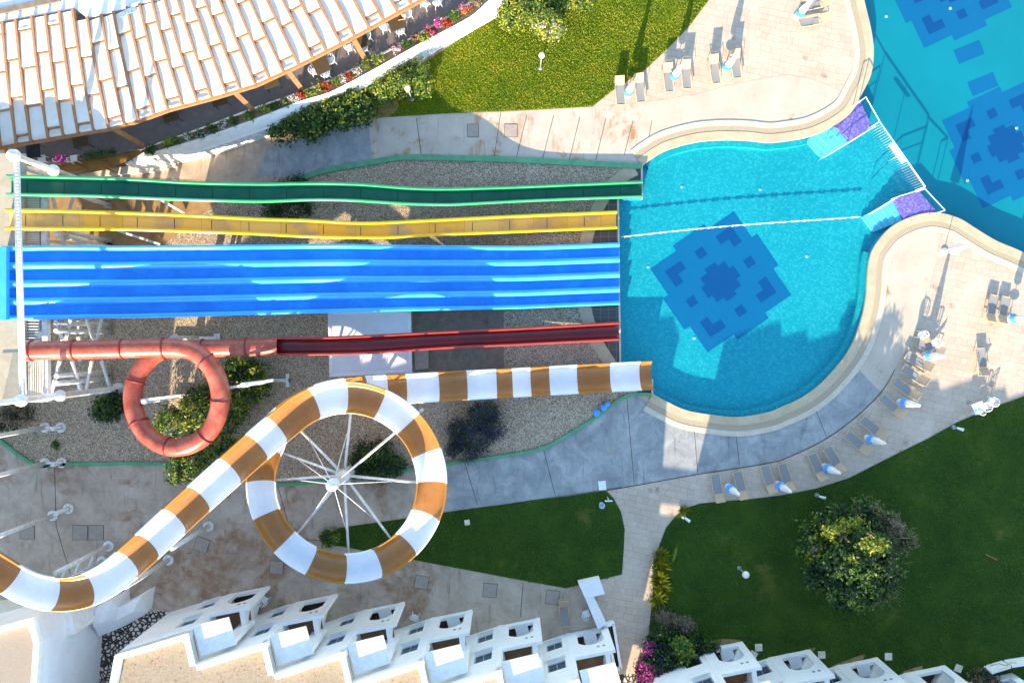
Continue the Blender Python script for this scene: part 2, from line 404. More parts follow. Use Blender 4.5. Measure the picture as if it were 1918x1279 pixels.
def mk_water():
    t = NT('pool_water')
    tr = t.new('BsdfTransparent'); tr.inputs[0].default_value = (.58, .92, .96, 1)
    gl = t.new('BsdfGlossy'); gl.inputs['Roughness'].default_value = .04
    fr = t.new('Fresnel'); fr.inputs[0].default_value = 1.33
    b = t.new('Bump'); b.inputs['Strength'].default_value = .25; b.inputs['Distance'].default_value = .05
    t.lk(t.noise(2.2, 3, .6), b.inputs['Height']); t.lk(b.outputs[0], gl.inputs['Normal']); t.lk(b.outputs[0], fr.inputs['Normal'])
    mx = t.new('MixShader'); t.lk(fr.outputs[0], mx.inputs[0]); t.lk(tr.outputs[0], mx.inputs[1]); t.lk(gl.outputs[0], mx.inputs[2])
    t.lk(mx.outputs[0], t.out.inputs[0]); t.n.remove(t.bsdf)
    return t.mat
M['water'] = mk_water()
def mk_yellowbed():
    t = NT('yellow_bed')
    b = t.new('TexBrick'); b.inputs['Scale'].default_value = 1; b.inputs['Brick Width'].default_value = 2.3; b.inputs['Row Height'].default_value = 50; b.inputs['Mortar Size'].default_value = .012
    b.inputs['Color1'].default_value = srgb('#e2b638'); b.inputs['Color2'].default_value = srgb('#dfbd66'); b.inputs['Mortar'].default_value = srgb('#a8842c')
    t.lk(t.mapping((1, 1, 1), 0, (0, 25, 0)), b.inputs['Vector'])
    c = t.mix(t.mask(t.noise(.5, 6), .5, .62), b.outputs['Color'], srgb('#c4a56a'))
    return t.fin(c, .35, .4)
M['yellowbed'] = mk_yellowbed()

# ------------------------------------------------------------------ ground, pools
up_edge = cm2([(1203, 310), (1220, 297), (1250, 280), (1300, 266), (1350, 261), (1400, 262), (1440, 266), (1480, 262), (1520, 254), (1560, 236), (1592, 212), (1612, 178), (1630, 140), (1635, 98), (1630, 56), (1617, 0), (1606, -60), (1600, -150)])
lo_edge = cm2([(2080, 560), (1990, 515), (1918, 475), (1865, 452), (1828, 430), (1795, 410), (1757, 400), (1725, 402), (1695, 412), (1670, 426), (1650, 446), (1633, 473), (1627, 505), (1624, 550), (1615, 595), (1600, 639), (1580, 673), (1540, 718), (1502, 746), (1465, 763), (1440, 773), (1385, 782), (1335, 778), (1285, 769), (1247, 752), (1222, 738)])
pool_px = up_edge+[(1600, -300), (2400, -300), (2400, 700)]+lo_edge+[(1222, 712), (1163, 712), (1158, 374), (1203, 372)]
pool = PX(pool_px)
big = 260
g = MB().sheet([[Vector((-big, -big, 0)), Vector((big, -big, 0)), Vector((big, big, 0)), Vector((-big, big, 0))], pool])
struct(g.build('ground', M['concrete'], recalc=False))
DEPTH = -.82
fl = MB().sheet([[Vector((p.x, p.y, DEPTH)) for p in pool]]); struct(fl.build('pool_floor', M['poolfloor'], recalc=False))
wl = MB().loft([[Vector((p.x, p.y, DEPTH)) for p in pool], [Vector((p.x, p.y, .02)) for p in pool]], True, sm=False); struct(wl.build('pool_wall', M['poolwall'], recalc=False))
wt = MB().sheet([[Vector((p.x, p.y, -.10)) for p in pool]]); struct(wt.build('water', M['water'], recalc=False))
# deeper-toned floor of the big pool
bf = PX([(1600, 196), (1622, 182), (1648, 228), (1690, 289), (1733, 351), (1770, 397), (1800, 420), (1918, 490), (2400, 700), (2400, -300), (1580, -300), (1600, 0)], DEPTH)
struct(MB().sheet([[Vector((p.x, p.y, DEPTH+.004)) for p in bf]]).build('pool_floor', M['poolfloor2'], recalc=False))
def mosaic(cx, cy, half, ax, full=True):
    """tile rug laid in the pool floor: centre px, half size in px, axis angle"""
    ca, sa = math.cos(ax), math.sin(ax)
    def rect(a0, b0, a1, b1, z):
        return [P(cx+a*ca-b*sa, cy+a*sa+b*ca, z) for a, b in ((a0, b0), (a1, b0), (a1, b1), (a0, b1))]
    u = half/95
    m1 = MB(); m2 = MB(); z1 = DEPTH+.009; z2 = DEPTH+.014
    out = [(-86, -96), (-36, -96), (-36, -108), (36, -108), (36, -96), (86, -96), (96, -96), (96, -36), (108, -36), (108, 36), (96, 36), (96, 96), (36, 96), (36, 108), (-36, 108), (-36, 96), (-96, 96), (-96, 36), (-108, 36), (-108, -36), (-96, -36), (-96, -96)]
    m1.sheet([[P(cx+a*u*ca-b*u*sa, cy+a*u*sa+b*u*ca, z1) for a, b in out]])
    for a, b in ((-66, 0), (66, 0), (0, -66), (0, 66)): m2.sheet([rect((a-9)*u, (b-9)*u, (a+9)*u, (b+9)*u, z2)])
    for i in (-1, 1):
        for j in (-1, 1):
            L = [(76, 76), (76, 40), (58, 40), (58, 58), (40, 58), (40, 76)]
            m2.sheet([[P(cx+i*a*u*ca-j*b*u*sa, cy+i*a*u*sa+j*b*u*ca, z2) for a, b in L]])
    blob = [(-12, -37), (12, -37), (12, -28), (28, -28), (28, -12), (37, -12), (37, 12), (28, 12), (28, 28), (12, 28), (12, 37), (-12, 37), (-12, 28), (-28, 28), (-28, 12), (-37, 12), (-37, -12), (-28, -12), (-28, -28), (-12, -28)]
    m2.sheet([[P(cx+a*u*ca-b*u*sa, cy+a*u*sa+b*u*ca, z2) for a, b in blob]])
    struct(m1.build('pool_mosaic', M['mosaic_mid'], recalc=False)); struct(m2.build('pool_mosaic', M['mosaic_dark'], recalc=False))
mosaic(1350, 528, 94, math.radians(55.5))
mosaic(1885, 270, 90, math.radians(65))
mosaic(1775, -30, 90, math.radians(65))
for cx, cy in ((1815, 98), (1841, 158)):
    ca, sa = math.cos(math.radians(-22)), math.sin(math.radians(-22))
    struct(MB().sheet([[P(cx+a*ca-b*sa, cy+a*sa+b*ca, DEPTH+.009) for a, b in ((-26, -14), (26, -14), (26, 14), (-26, 14))]]).build('pool_mosaic', M['mosaic_mid'], recalc=False))
# coping bands along both edges (right-hand side of travel is the water for neither: use signed offsets)
def coping(edge, sgn, nm):
    e = PX(edge); w1, w2, w3 = (.52, .92, 1.28)
    for a, b, m, z, n in ((-.04, w1, 'coping', .055, 'pool_coping'), (w1, w2, 'grate', .03, 'pool_grate'), (w2, w3, 'lip', .05, 'pool_coping')):
        A = offset(e, sgn*a); B = offset(e, sgn*b)
        rows = []
        for p, q in zip(A, B):
            rows.append([Vector((p.x, p.y, -.25 if a < 0 else 0)), Vector((p.x, p.y, z)), Vector((q.x, q.y, z)), Vector((q.x, q.y, 0))])
        struct(MB().loft(rows, sm=False).build(n, M[m], recalc=False))
coping(up_edge, 1, 'a'); coping(lo_edge, 1, 'b')

Z1, Z2, Z3, Z4 = .004, .008, .012, .016
def region(name, px, m, z, smooth=0):
    q = cm2(px, smooth) if smooth else px
    return struct(MB().sheet([PX(q, z)]).build(name, M[m], recalc=False))
lawn1 = [(690, 222), (830, 213), (960, 208), (1110, 200), (1145, 172), (1178, 150), (1210, 130), (1247, 95), (1272, 70), (1295, 45), (1328, 0), (1345, -40), (1360, -120), (950, -120), (930, 22), (860, 75), (800, 115), (745, 150), (690, 185)]
lawn2 = [(610, 1005), (635, 988), (770, 969), (860, 955), (960, 942), (1060, 929), (1135, 918), (1150, 934), (1163, 958), (1170, 991), (1168, 1034), (1165, 1075), (1080, 1096), (1060, 1101), (960, 1083), (860, 1064), (775, 1048), (692, 1033), (630, 1021)]
lawn3 = [(2150, 640), (1918, 742), (1852, 765), (1790, 792), (1740, 820), (1665, 857), (1590, 895), (1527, 915), (1465, 927), (1400, 935), (1355, 938), (1310, 943), (1285, 951), (1262, 970), (1247, 989), (1235, 1021), (1226, 1066), (1222, 1121), (1215, 1184), (1208, 1214), (1204, 1300), (2150, 1400)]
for l, m_ in ((lawn1, 'lawn_sunlit'), (lawn2, 'lawn'), (lawn3, 'lawn')): region('lawn', l, m_, .03)
for q in ([(1318, 1206), (1338, 1198), (1362, 1196), (1388, 1199), (1380, 1207), (1356, 1212), (1336, 1218)], [(1452, 1234), (1470, 1226), (1490, 1221), (1526, 1212), (1518, 1224), (1496, 1230), (1474, 1241)], [(1558, 1246), (1580, 1238), (1604, 1229), (1620, 1225), (1612, 1238), (1590, 1246), (1570, 1255)], [(1690, 1258), (1712, 1250), (1728, 1247), (1722, 1256), (1700, 1266)], [(688, 222), (698, 202), (722, 190), (746, 192), (742, 208), (728, 219)]):
    region('soil', q, 'dirt', .036, 4)
# paving
pav_lo = [(1918, 500), (1860, 478), (1800, 440), (1757, 426), (1755, 470), (1752, 495), (1740, 545), (1722, 610), (1700, 655), (1677, 692), (1660, 722), (1635, 752), (1590, 792), (1540, 826), (1477, 856), (1440, 867), (1360, 880), (1307, 888), (1185, 910), (1137, 918), (1150, 934), (1163, 958), (1170, 991), (1168, 1034), (1165, 1075), (1120, 1090), (1110, 1300), (1216, 1300), (1226, 1130), (1230, 1066), (1240, 1015), (1255, 985), (1290, 955), (1360, 941), (1467, 930), (1530, 918), (1593, 898), (1668, 860), (1745, 822), (1855, 768), (1920, 745), (2150, 640), (2150, 570)]
region('paving', pav_lo, 'paver', Z2)
pav_up = [(1110, 199), (1210, 191), (1310, 175), (1360, 160), (1440, 145), (1477, 140), (1515, 146), (1552, 160), (1582, 172), (1600, 140), (1604, 98), (1598, 56), (1585, 0), (1575, -60), (1570, -150), (1360, -150), (1345, -40), (1328, 0), (1295, 45), (1272, 70), (1247, 95), (1210, 130), (1178, 150), (1145, 172)]
region('paving', pav_up, 'paver', Z2)
pale_up = [(1210, 192), (1310, 176), (1360, 161), (1440, 146), (1477, 141), (1515, 147), (1552, 161), (1582, 173), (1566, 197), (1536, 214), (1505, 226), (1475, 232), (1440, 237), (1400, 234), (1350, 233), (1300, 238), (1250, 252), (1222, 268), (1192, 290), (1196, 230)]
region('path', pale_up, 'paleconcrete', Z1)
pale_lo = [(1757, 428), (1725, 432), (1700, 440), (1680, 452), (1665, 470), (1656, 490), (1653, 520), (1650, 560), (1640, 606), (1626, 650), (1607, 690), (1650, 735), (1677, 691), (1700, 654), (1722, 609), (1740, 544), (1752, 494), (1755, 469)]
region('path', pale_lo, 'paleconcrete', Z1)
region('path', [(690, 223), (830, 214), (960, 209), (1110, 200), (1209, 192), (1195, 230), (1191, 290), (1200, 306), (1080, 302), (960, 296), (860, 293), (755, 292), (697, 301)], 'stainconcrete', Z1)
region('path', [(690, 223), (697, 301), (610, 316), (560, 333), (480, 330), (500, 280), (540, 262), (600, 246)], 'shadecon', Z1)
region('path', [(835, 868), (960, 850), (1017, 837), (1060, 815), (1110, 785), (1172, 743), (1187, 738), (1222, 758), (1247, 773), (1285, 791), (1335, 800), (1385, 805), (1440, 796), (1475, 784), (1520, 760), (1560, 726), (1600, 690), (1607, 691), (1650, 736), (1635, 751), (1590, 791), (1540, 825), (1477, 855), (1440, 866), (1360, 879), (1307, 887), (1185, 909), (1130, 917), (960, 941), (880, 952), (830, 958)], 'shadecon', Z1)
# shallow ledge under the rim of the splash pool and floor inlets
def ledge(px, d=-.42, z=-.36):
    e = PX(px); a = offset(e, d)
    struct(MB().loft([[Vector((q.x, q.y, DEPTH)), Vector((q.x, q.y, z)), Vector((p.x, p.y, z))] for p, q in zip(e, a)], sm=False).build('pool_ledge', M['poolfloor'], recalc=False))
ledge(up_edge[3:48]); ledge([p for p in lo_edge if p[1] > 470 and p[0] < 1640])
for x, y in ((1277, 350), (1424, 355), (1511, 480), (1214, 500), (1300, 633), (1780, 16), (1660, 31), (1812, 338), (1904, 240)):
    struct(MB().lathe([(.11, DEPTH+.0), (.11, DEPTH+.03), (.01, DEPTH+.035)], P(x, y, DEPTH)*1-Vector((0, 0, DEPTH)), 14).build('pool_inlet', M['chutewhite']))
# gravel and dirt under the slides
gravel = [(560, 338), (610, 320), (697, 306), (755, 298), (860, 299), (960, 302), (1196, 313), (1165, 330), (1140, 352), (1118, 385), (1095, 430), (1082, 480), (1080, 530), (1087, 580), (1100, 625), (1122, 665), (1150, 703), (1183, 735), (1172, 743), (1110, 785), (1060, 815), (1017, 837), (960, 850), (835, 868), (755, 880), (640, 893), (517, 906), (420, 880), (300, 868), (127, 868), (67, 869), (0, 823), (-80, 790), (-80, 640), (90, 612), (240, 520), (340, 430), (420, 372)]
region('gravel', gravel, 'gravel', Z2)
region('dirt', [(-80, 330), (180, 330), (330, 335), (480, 345), (420, 374), (340, 432), (240, 522), (90, 614), (-80, 642)], 'dirt', Z1)
# dark tiled basin and stone strip before the pool wall
strip = cm2([(1190, 318), (1165, 332), (1140, 356), (1120, 390), (1102, 435), (1092, 485), (1090, 530), (1096, 578), (1110, 625), (1132, 665), (1160, 703), (1192, 735)])
sp = PX(strip)
struct(MB().sheet([[Vector((p.x, p.y, Z3)) for p in sp]+[P(1221, 736, Z3), P(1221, 713, Z3), P(1162, 711, Z3), P(1157, 375, Z3), P(1202, 371, Z3), P(1202, 316, Z3)]]).build('slide_basin', M['darktile'], recalc=False))
A = offset(sp, .42); B = offset(sp, -.42)
struct(MB().loft([[Vector((p.x, p.y, 0)), Vector((p.x, p.y, .06)), Vector((q.x, q.y, .06)), Vector((q.x, q.y, 0))] for p, q in zip(A, B)], sm=False).build('stone_edging', M['coping'], recalc=False))
struct(MB().bar(P(1157.5, 374, .05), P(1162, 712, .05), .12, .12).build('pool_coping', M['lip']))
struct(MB().bar(P(1202, 308, .05), P(1202, 374, .05), .12, .12).build('pool_coping', M['lip']))
struct(MB().bar(P(1221.5, 710, .05), P(1221.5, 740, .05), .12, .12).build('pool_coping', M['lip']))
# green kerbs
def kerb(px, wd=.22, h=.13):
    p = PX(cm2(px, 5)); A = offset(p, wd/2); B = offset(p, -wd/2)
    return tag(MB().loft([[Vector((a.x, a.y, 0)), Vector((a.x, a.y, h)), Vector((b.x, b.y, h)), Vector((b.x, b.y, 0))] for a, b in zip(A, B)], sm=False).build('kerb', M['gkerb'], recalc=False), '', 'kerb')
kerb([(1202, 312), (1080, 306), (960, 300), (860, 297), (755, 296), (697, 305), (610, 320), (560, 337)], .36)['label'] = 'green painted kerb along the gravel beside the green slide'
kerb([(-30, 803), (0, 824), (67, 870), (127, 869), (300, 868), (420, 879), (517, 907), (640, 894), (755, 881), (835, 869), (960, 851), (1017, 839), (1060, 816), (1110, 786), (1172, 742), (1221, 739)])['label'] = 'green painted kerb curving round the gravel below the striped slide'
# joints in the concrete
j = MB()
for a, b, c, d in ((938, 211, 925, 299), (987, 215, 967, 297), (1037, 217, 1016, 299), (1086, 220, 1066, 301), (1135, 222, 1116, 300), (1186, 225, 1169, 291), (1221, 226, 1210, 290), (1174, 745, 1188, 908), (1018, 842, 1040, 928), (1378, 808, 1385, 872), (870, 866, 895, 947), (1300, 800, 1307, 886), (1522, 755, 1548, 818), (102, 870, 105, 985), (105, 985, 132, 1075), (780, 222, 790, 298), (520, 910, 540, 980), (980, 1090, 975, 1155), (940, 945, 1165, 912), (560, 1010, 630, 1013)):
    p, q = P(a, b, .007), P(c, d, .007); n = Vector((-(q-p).y, (q-p).x, 0)).normalized()*.022
    j.add([p-n, p+n, q+n, q-n], [(0, 1, 2, 3)])
struct(j.build('paving_joints', M['joint'], recalc=False))
struct(MB().loft([[a, b] for a, b in zip(PX(cm2([(1137, 919), (1185, 911), (1307, 889), (1360, 881), (1440, 868), (1477, 857), (1540, 827), (1590, 793), (1635, 753), (1660, 723), (1677, 692)]), .011), PX(cm2([(1137, 917), (1185, 909), (1307, 887), (1360, 879), (1440, 866), (1477, 855), (1539, 825), (1589, 791), (1634, 751), (1659, 721), (1676, 691)]), .011))], sm=False).build('paving_joints', M['joint'], recalc=False))
region('pebble_path', [(208, 1180), (276, 1146), (312, 1143), (322, 1150), (312, 1200), (300, 1320), (180, 1320), (190, 1180)], 'cobble', Z2)
region('pebble_path', [(1150, 1262), (1215, 1262), (1210, 1330), (1140, 1330)], 'cobble', Z3)

# ------------------------------------------------------------------ slides
ZS = [(-40, 7.3), (60, 7.3), (130, 6.8), (220, 6.0), (320, 5.6), (420, 5.3), (500, 4.5), (560, 4.0), (660, 3.7), (720, 3.1), (800, 2.2), (870, 1.9), (930, 1.25), (980, .95), (1060, .8), (1220, .7)]
def zs(x):
    a = [lerp_tab(ZS, x+d) for d in (-24, -12, 0, 12, 24)]
    return sum(a)/5
def rails(top, bot, x0, x1, zoff=0, step=10, zf=zs):
    xs = [x0+(x1-x0)*i/int((x1-x0)/step) for i in range(int((x1-x0)/step)+1)]
    t = cm2(top, 6); b = cm2(bot, 6)
    return xs, [P(x, lerp_tab(t, x), zf(x)+zoff) for x in xs], [P(x, lerp_tab(b, x), zf(x)+zoff) for x in xs]
def sect(L, Rr, prof):
    """prof: list of (fraction across, metres sideways, dz)"""
    rows = []
    for a, b in zip(L, Rr):
        d = (b-a); n = Vector((d.x, d.y, 0)).normalized()
        rows.append([a+d*f+n*s+Vector((0, 0, z)) for f, s, z in prof])
    return rows
def flume(name, label, top, bot, x0, x1, bed, rim, depth=.46, extra=None, zf=zs):
    xs, L, Rr = rails(top, bot, x0, x1, zf=zf)
    t = thing(name, label, 'water slide', P(x1, lerp_tab(bot, x1), 0))
    pr = [(0, .13, -.03), (0, .17, -depth+.1), (0, .27, -depth), (1, -.27, -depth), (1, -.17, -depth+.1), (1, -.13, -.03), (1, -.02, -.05), (1, -.06, -depth-.1), (0, .06, -depth-.1), (0, .02, -.05)]
    MB().loft(sect(L, Rr, pr), True, sm=False).build('trough', bed, t)
    sj = MB(); s_ = 0
    for i in range(3, len(L), 7): sj.bar(L[i].lerp(Rr[i], .24)+Vector((0, 0, -depth+.006)), L[i].lerp(Rr[i], .76)+Vector((0, 0, -depth+.006)), .035, .012)
    sj.build('joint_seams', M['joint_g'] if 'green' in label else M['joint_y'], t)
    for f, sg in ((0, 1), (1, -1)):
        pr = [(f, 0, 0), (f, sg*.05, .045), (f, sg*.13, .04), (f, sg*.16, -.03), (f, sg*.11, -.05), (f, sg*.02, -.06), (f, 0, -.24), (f, -sg*.01, -.24), (f, -sg*.03, -.02)]
        MB().loft(sect(L, Rr, pr), True).build('rim', rim, t)
    return t, xs, L, Rr
M['joint_g'] = mat('green_seam', '#034030'); M['joint_y'] = mat('yellow_seam', '#b08c2e')
def column(t, px, py, h, r=.13, plate=True, name='column', z0=0.0):
    c = P(px, py, 0)
    o = MB().tube([c+Vector((0, 0, z0)), c+Vector((0, 0, h))], r, 12).build(name, M['steel'], t)
    if plate:
        f = MB().box(c+Vector((0, 0, .07)), (.55, .55, .14)).build('footing', M['cover'], None)
        f.parent = o; f.matrix_parent_inverse = Matrix.Translation(-WL.get(t.name, Vector()))@Matrix.Translation(Vector((0, 0, 0)))
    return o
gtop = [(8, 327), (50, 328.5), (225, 333), (350, 340), (480, 343), (555, 342), (620, 342), (680, 344), (755, 350), (800, 352), (855, 352), (960, 349), (1080, 344), (1204, 339)]
gbot = [(8, 366), (75, 367), (175, 369), (325, 375), (480, 379), (580, 376), (655, 377), (755, 383), (800, 384.5), (855, 384.5), (960, 379), (1080, 374), (1204, 370)]
gs, gxs, gL, gR = flume('water_slide', 'dark green single lane slide with light green rims, topmost of the row', gtop, gbot, 12, 1204, M['green'], M['greenrim'])
for x, y in ((382, 366), (462, 368), (645, 370), (150, 352), (880, 366)): column(gs, x, y, zs(x)-.6)
ytop = [(6, 391), (150, 394), (325, 400), (480, 408), (580, 411), (680, 416), (780, 412), (860, 408), (960, 403), (1156, 395)]
ybot = [(6, 430), (150, 431), (250, 432), (400, 437), (480, 440), (580, 445), (705, 447), (760, 445), (830, 441), (960, 436), (1156, 428)]
ys, yxs, yL, yR = flume('water_slide', 'yellow single lane slide with worn tan bed, between the green and blue slides', ytop, ybot, 9, 1156, M['yellowbed'], M['yellow'])
for x, y in ((310, 425), (415, 428), (700, 432), (150, 415), (900, 422)): column(ys, x, y, zs(x)-.6)
# four lane blue racing slide
btop = [(-10, 462), (100, 460.5), (225, 461), (480, 459), (630, 457.5), (705, 459), (800, 460), (960, 461), (1050, 459), (1160, 455)]
bbot = [(-10, 599), (150, 596), (275, 594), (480, 589), (630, 585), (800, 581), (960, 578), (1060, 574), (1162, 570)]
xs, L, Rr = rails(btop, bbot, 2, 1161)
bl = thing('water_slide', 'wide blue racing slide with four lanes running into the pool', 'water slide', P(1160, 570, 0))
MB().loft(sect(L, Rr, [(0, .02, -.42), (1, -.02, -.42), (1, -.02, -.62), (0, .02, -.62)]), True, sm=False).build('bed', M['blue'], bl)
for f, sg in ((0, 1), (1, -1)):
    pr = [(f, 0, 0), (f, sg*.1, .03), (f, sg*.2, -.03), (f, sg*.28, -.38), (f, sg*.3, -.5), (f, -sg*.02, -.6), (f, -sg*.03, -.03)]
    MB().loft(sect(L, Rr, pr), True).build('side_wall', M['blueridge'], bl)
for f in (.262, .508, .752):
    pr = [(f, -.25, -.43), (f, -.2, -.2), (f, -.14, -.05), (f, -.05, .0), (f, .05, .0), (f, .14, -.05), (f, .2, -.2), (f, .25, -.43)]
    MB().loft(sect(L, Rr, pr)).build('divider', M['blueridge'], bl)
sm_ = MB()
for x in (40, 118, 235, 320, 400, 480, 545, 618, 690, 745, 840, 905, 975, 1045, 1110):
    i = min(range(len(xs)), key=lambda k: abs(xs[k]-x)); a, b = L[i], Rr[i]
    for f0, f1 in ((.03, .235), (.29, .48), (.535, .725), (.78, .97)):
        sm_.bar(a+(b-a)*f0+Vector((0, 0, -.418)), a+(b-a)*f1+Vector((0, 0, -.418)), .05, .012)
sm_.build('joint_seams', M['blue'], bl)
MB().bar(P(6, 463, 7.45), P(6, 599, 7.45), .55, .3).build('entry_lip', M['blueridge'], bl)
for x, y in ((180, 500), (180, 560), (420, 520), (420, 565), (640, 500), (640, 550), (860, 520)): column(bl, x, y, zs(x)-.65, .16)

# red tube that loops once and opens into a trough
def tubeslide():
    t = thing('water_slide', 'red enclosed tube slide making one loop then opening into a maroon trough', 'water slide', P(1160, 620, 0))
    pts = [(46, 657, 7.5), (100, 656, 7.35), (160, 655, 7.2), (220, 653.5, 7.05), (275, 652, 6.9), (320, 651.5, 6.75)]
    n = 22
    for k in range(1, n):
        a = -math.pi/2+2*math.pi*k/n; z = 6.75-2.05*k/n
        ex = 82 if True else 0
        pts.append((331+ex*math.cos(a), 745+93*math.sin(a), z))
    pts += [(336, 654, 4.72), (380, 653, 4.65), (440, 651, 4.5), (500, 649.5, 4.25), (520, 649, 4.15)]
    path = catmull([P(*p) for p in pts], 6)
    MB().tube(path, .56, 24, caps=False).build('tube', M['redpipe'], t)
    MB().tube(path, .52, 24, caps=False).build('tube_lining', M['redtrough'], t)
    # joint rings
    cum = [0]
    for a, b in zip(path, path[1:]): cum.append(cum[-1]+(b-a).length)
    tot = cum[-1]; s = .35
    while s < tot:
        i = min(range(len(cum)), key=lambda k: abs(cum[k]-s)); i = min(max(i, 1), len(path)-2)
        d = (path[i+1]-path[i-1]).normalized()
        MB().tube([path[i]-d*.05, path[i]-d*.035, path[i]+d*.035, path[i]+d*.05], [.56, .635, .635, .56], 24, caps=False).build('joint_ring', M['redjoint'], t)
        s += 2.55
    top = [(500, 634), (640, 632), (800, 624), (960, 616.5), (1060, 611), (1161, 605)]
    bot = [(500, 664), (680, 661), (830, 651), (960, 645), (1060, 640), (1161, 635)]
    zr = lambda x: lerp_tab([(490, 4.25), (560, 3.95), (640, 3.4), (740, 2.5), (830, 1.85), (920, 1.3), (1000, 1.0), (1160, .75)], x)
    xs, L, Rr = rails(top, bot, 512, 1161, zf=zr)
    prof = [(.5-.5*math.cos(a), 0, -.5*math.sin(a)) for a in [math.pi*k/10 for k in range(11)]]
    pout = [(.5+.56*math.cos(a), 0, -.57*math.sin(a)) for a in [math.pi*k/10 for k in range(11)]]
    MB().loft(sect(L, Rr, prof+pout), True).build('trough', M['redtrough'], t)
    for f, sg in ((0, 1), (1, -1)):
        MB().loft(sect(L, Rr, [(f, -sg*.1, -.06), (f, -sg*.08, .03), (f, sg*.05, .04), (f, sg*.07, -.02)]), True).build('rim', M['redrim'], t)
    # tapered hood where the tube opens
    hood = []
    for k in range(7):
        x = 508+k*5; q = k/6; c = P(x, 649+q*.3, zr(x)-.02); row = []
        for i in range(13):
            a = math.pi*i/12
            if math.sin(a) > 1-q*1.0 and 0 < i < 12: zz = .56*(1-q)
            else: zz = .56*math.sin(a)
            row.append(c+Vector((0, -.54*math.cos(a), min(zz, .56*math.sin(a)))))
        hood.append(row)
    for sg in (-1, 1):
        hr = []
        for k in range(11):
            q = k/10; x = 505+34*q; c = P(x, 649.3, zr(x)); op = math.sqrt(max(0, 1-(1-q)**2)); tm = math.acos(min(1, op))
            hr.append([c+Vector((0, sg*.56*math.cos(tm*i/6), .56*math.sin(tm*i/6))) for i in range(7)])
        MB().loft(hr).build('hood', M['redpipe'], t)
    for bx, by, h, tx in ((340, 741, 5.6, 0), (512, 712, 6.2, 1)):
        c = P(bx, by); o = MB().tube([c, c+Vector((0, 0, h))], .15, 12).build('column', M['steel'], t)
        f = MB().box(c+Vector((.35, 0, .16)), (1.5, .22, .3)).box(c+Vector((1.0, 0, .1)), (.2, .9, .2)).build('footing', M['steel'], None); f.parent = o; f.matrix_parent_inverse = Matrix.Translation(-WL[t.name])
    a = P(340, 741, 5.4); MB().bar(a, P(243, 752, 5.3), .16, .16).build('bracket', M['steel'], t)
    a = P(512, 712, 5.6); MB().bar(a, P(418, 728, 5.5), .16, .16).build('bracket', M['steel'], t)
    c = P(372, 633); o = MB().tube([c, c+Vector((0, 0, 4.3))], .14, 12).build('column', M['steel'], t)
    f = MB().box(c+Vector((-.2, .0, .14)), (3.0, .2, .26)).box(c+Vector((-1.5, 0, .1)), (.25, .55, .2)).box(c+Vector((1.3, 0, .1)), (.4, .6, .2)).build('footing', M['steel'], None); f.parent = o; f.matrix_parent_inverse = Matrix.Translation(-WL[t.name])
    for x in (640, 800, 930): 
        c = P(x, lerp_tab([(600, 648), (960, 631)], x)); MB().tube([c, c+Vector((0, 0, zr(x)-.55))], .1, 10).build('column', M['steel'], t)
tubeslide()

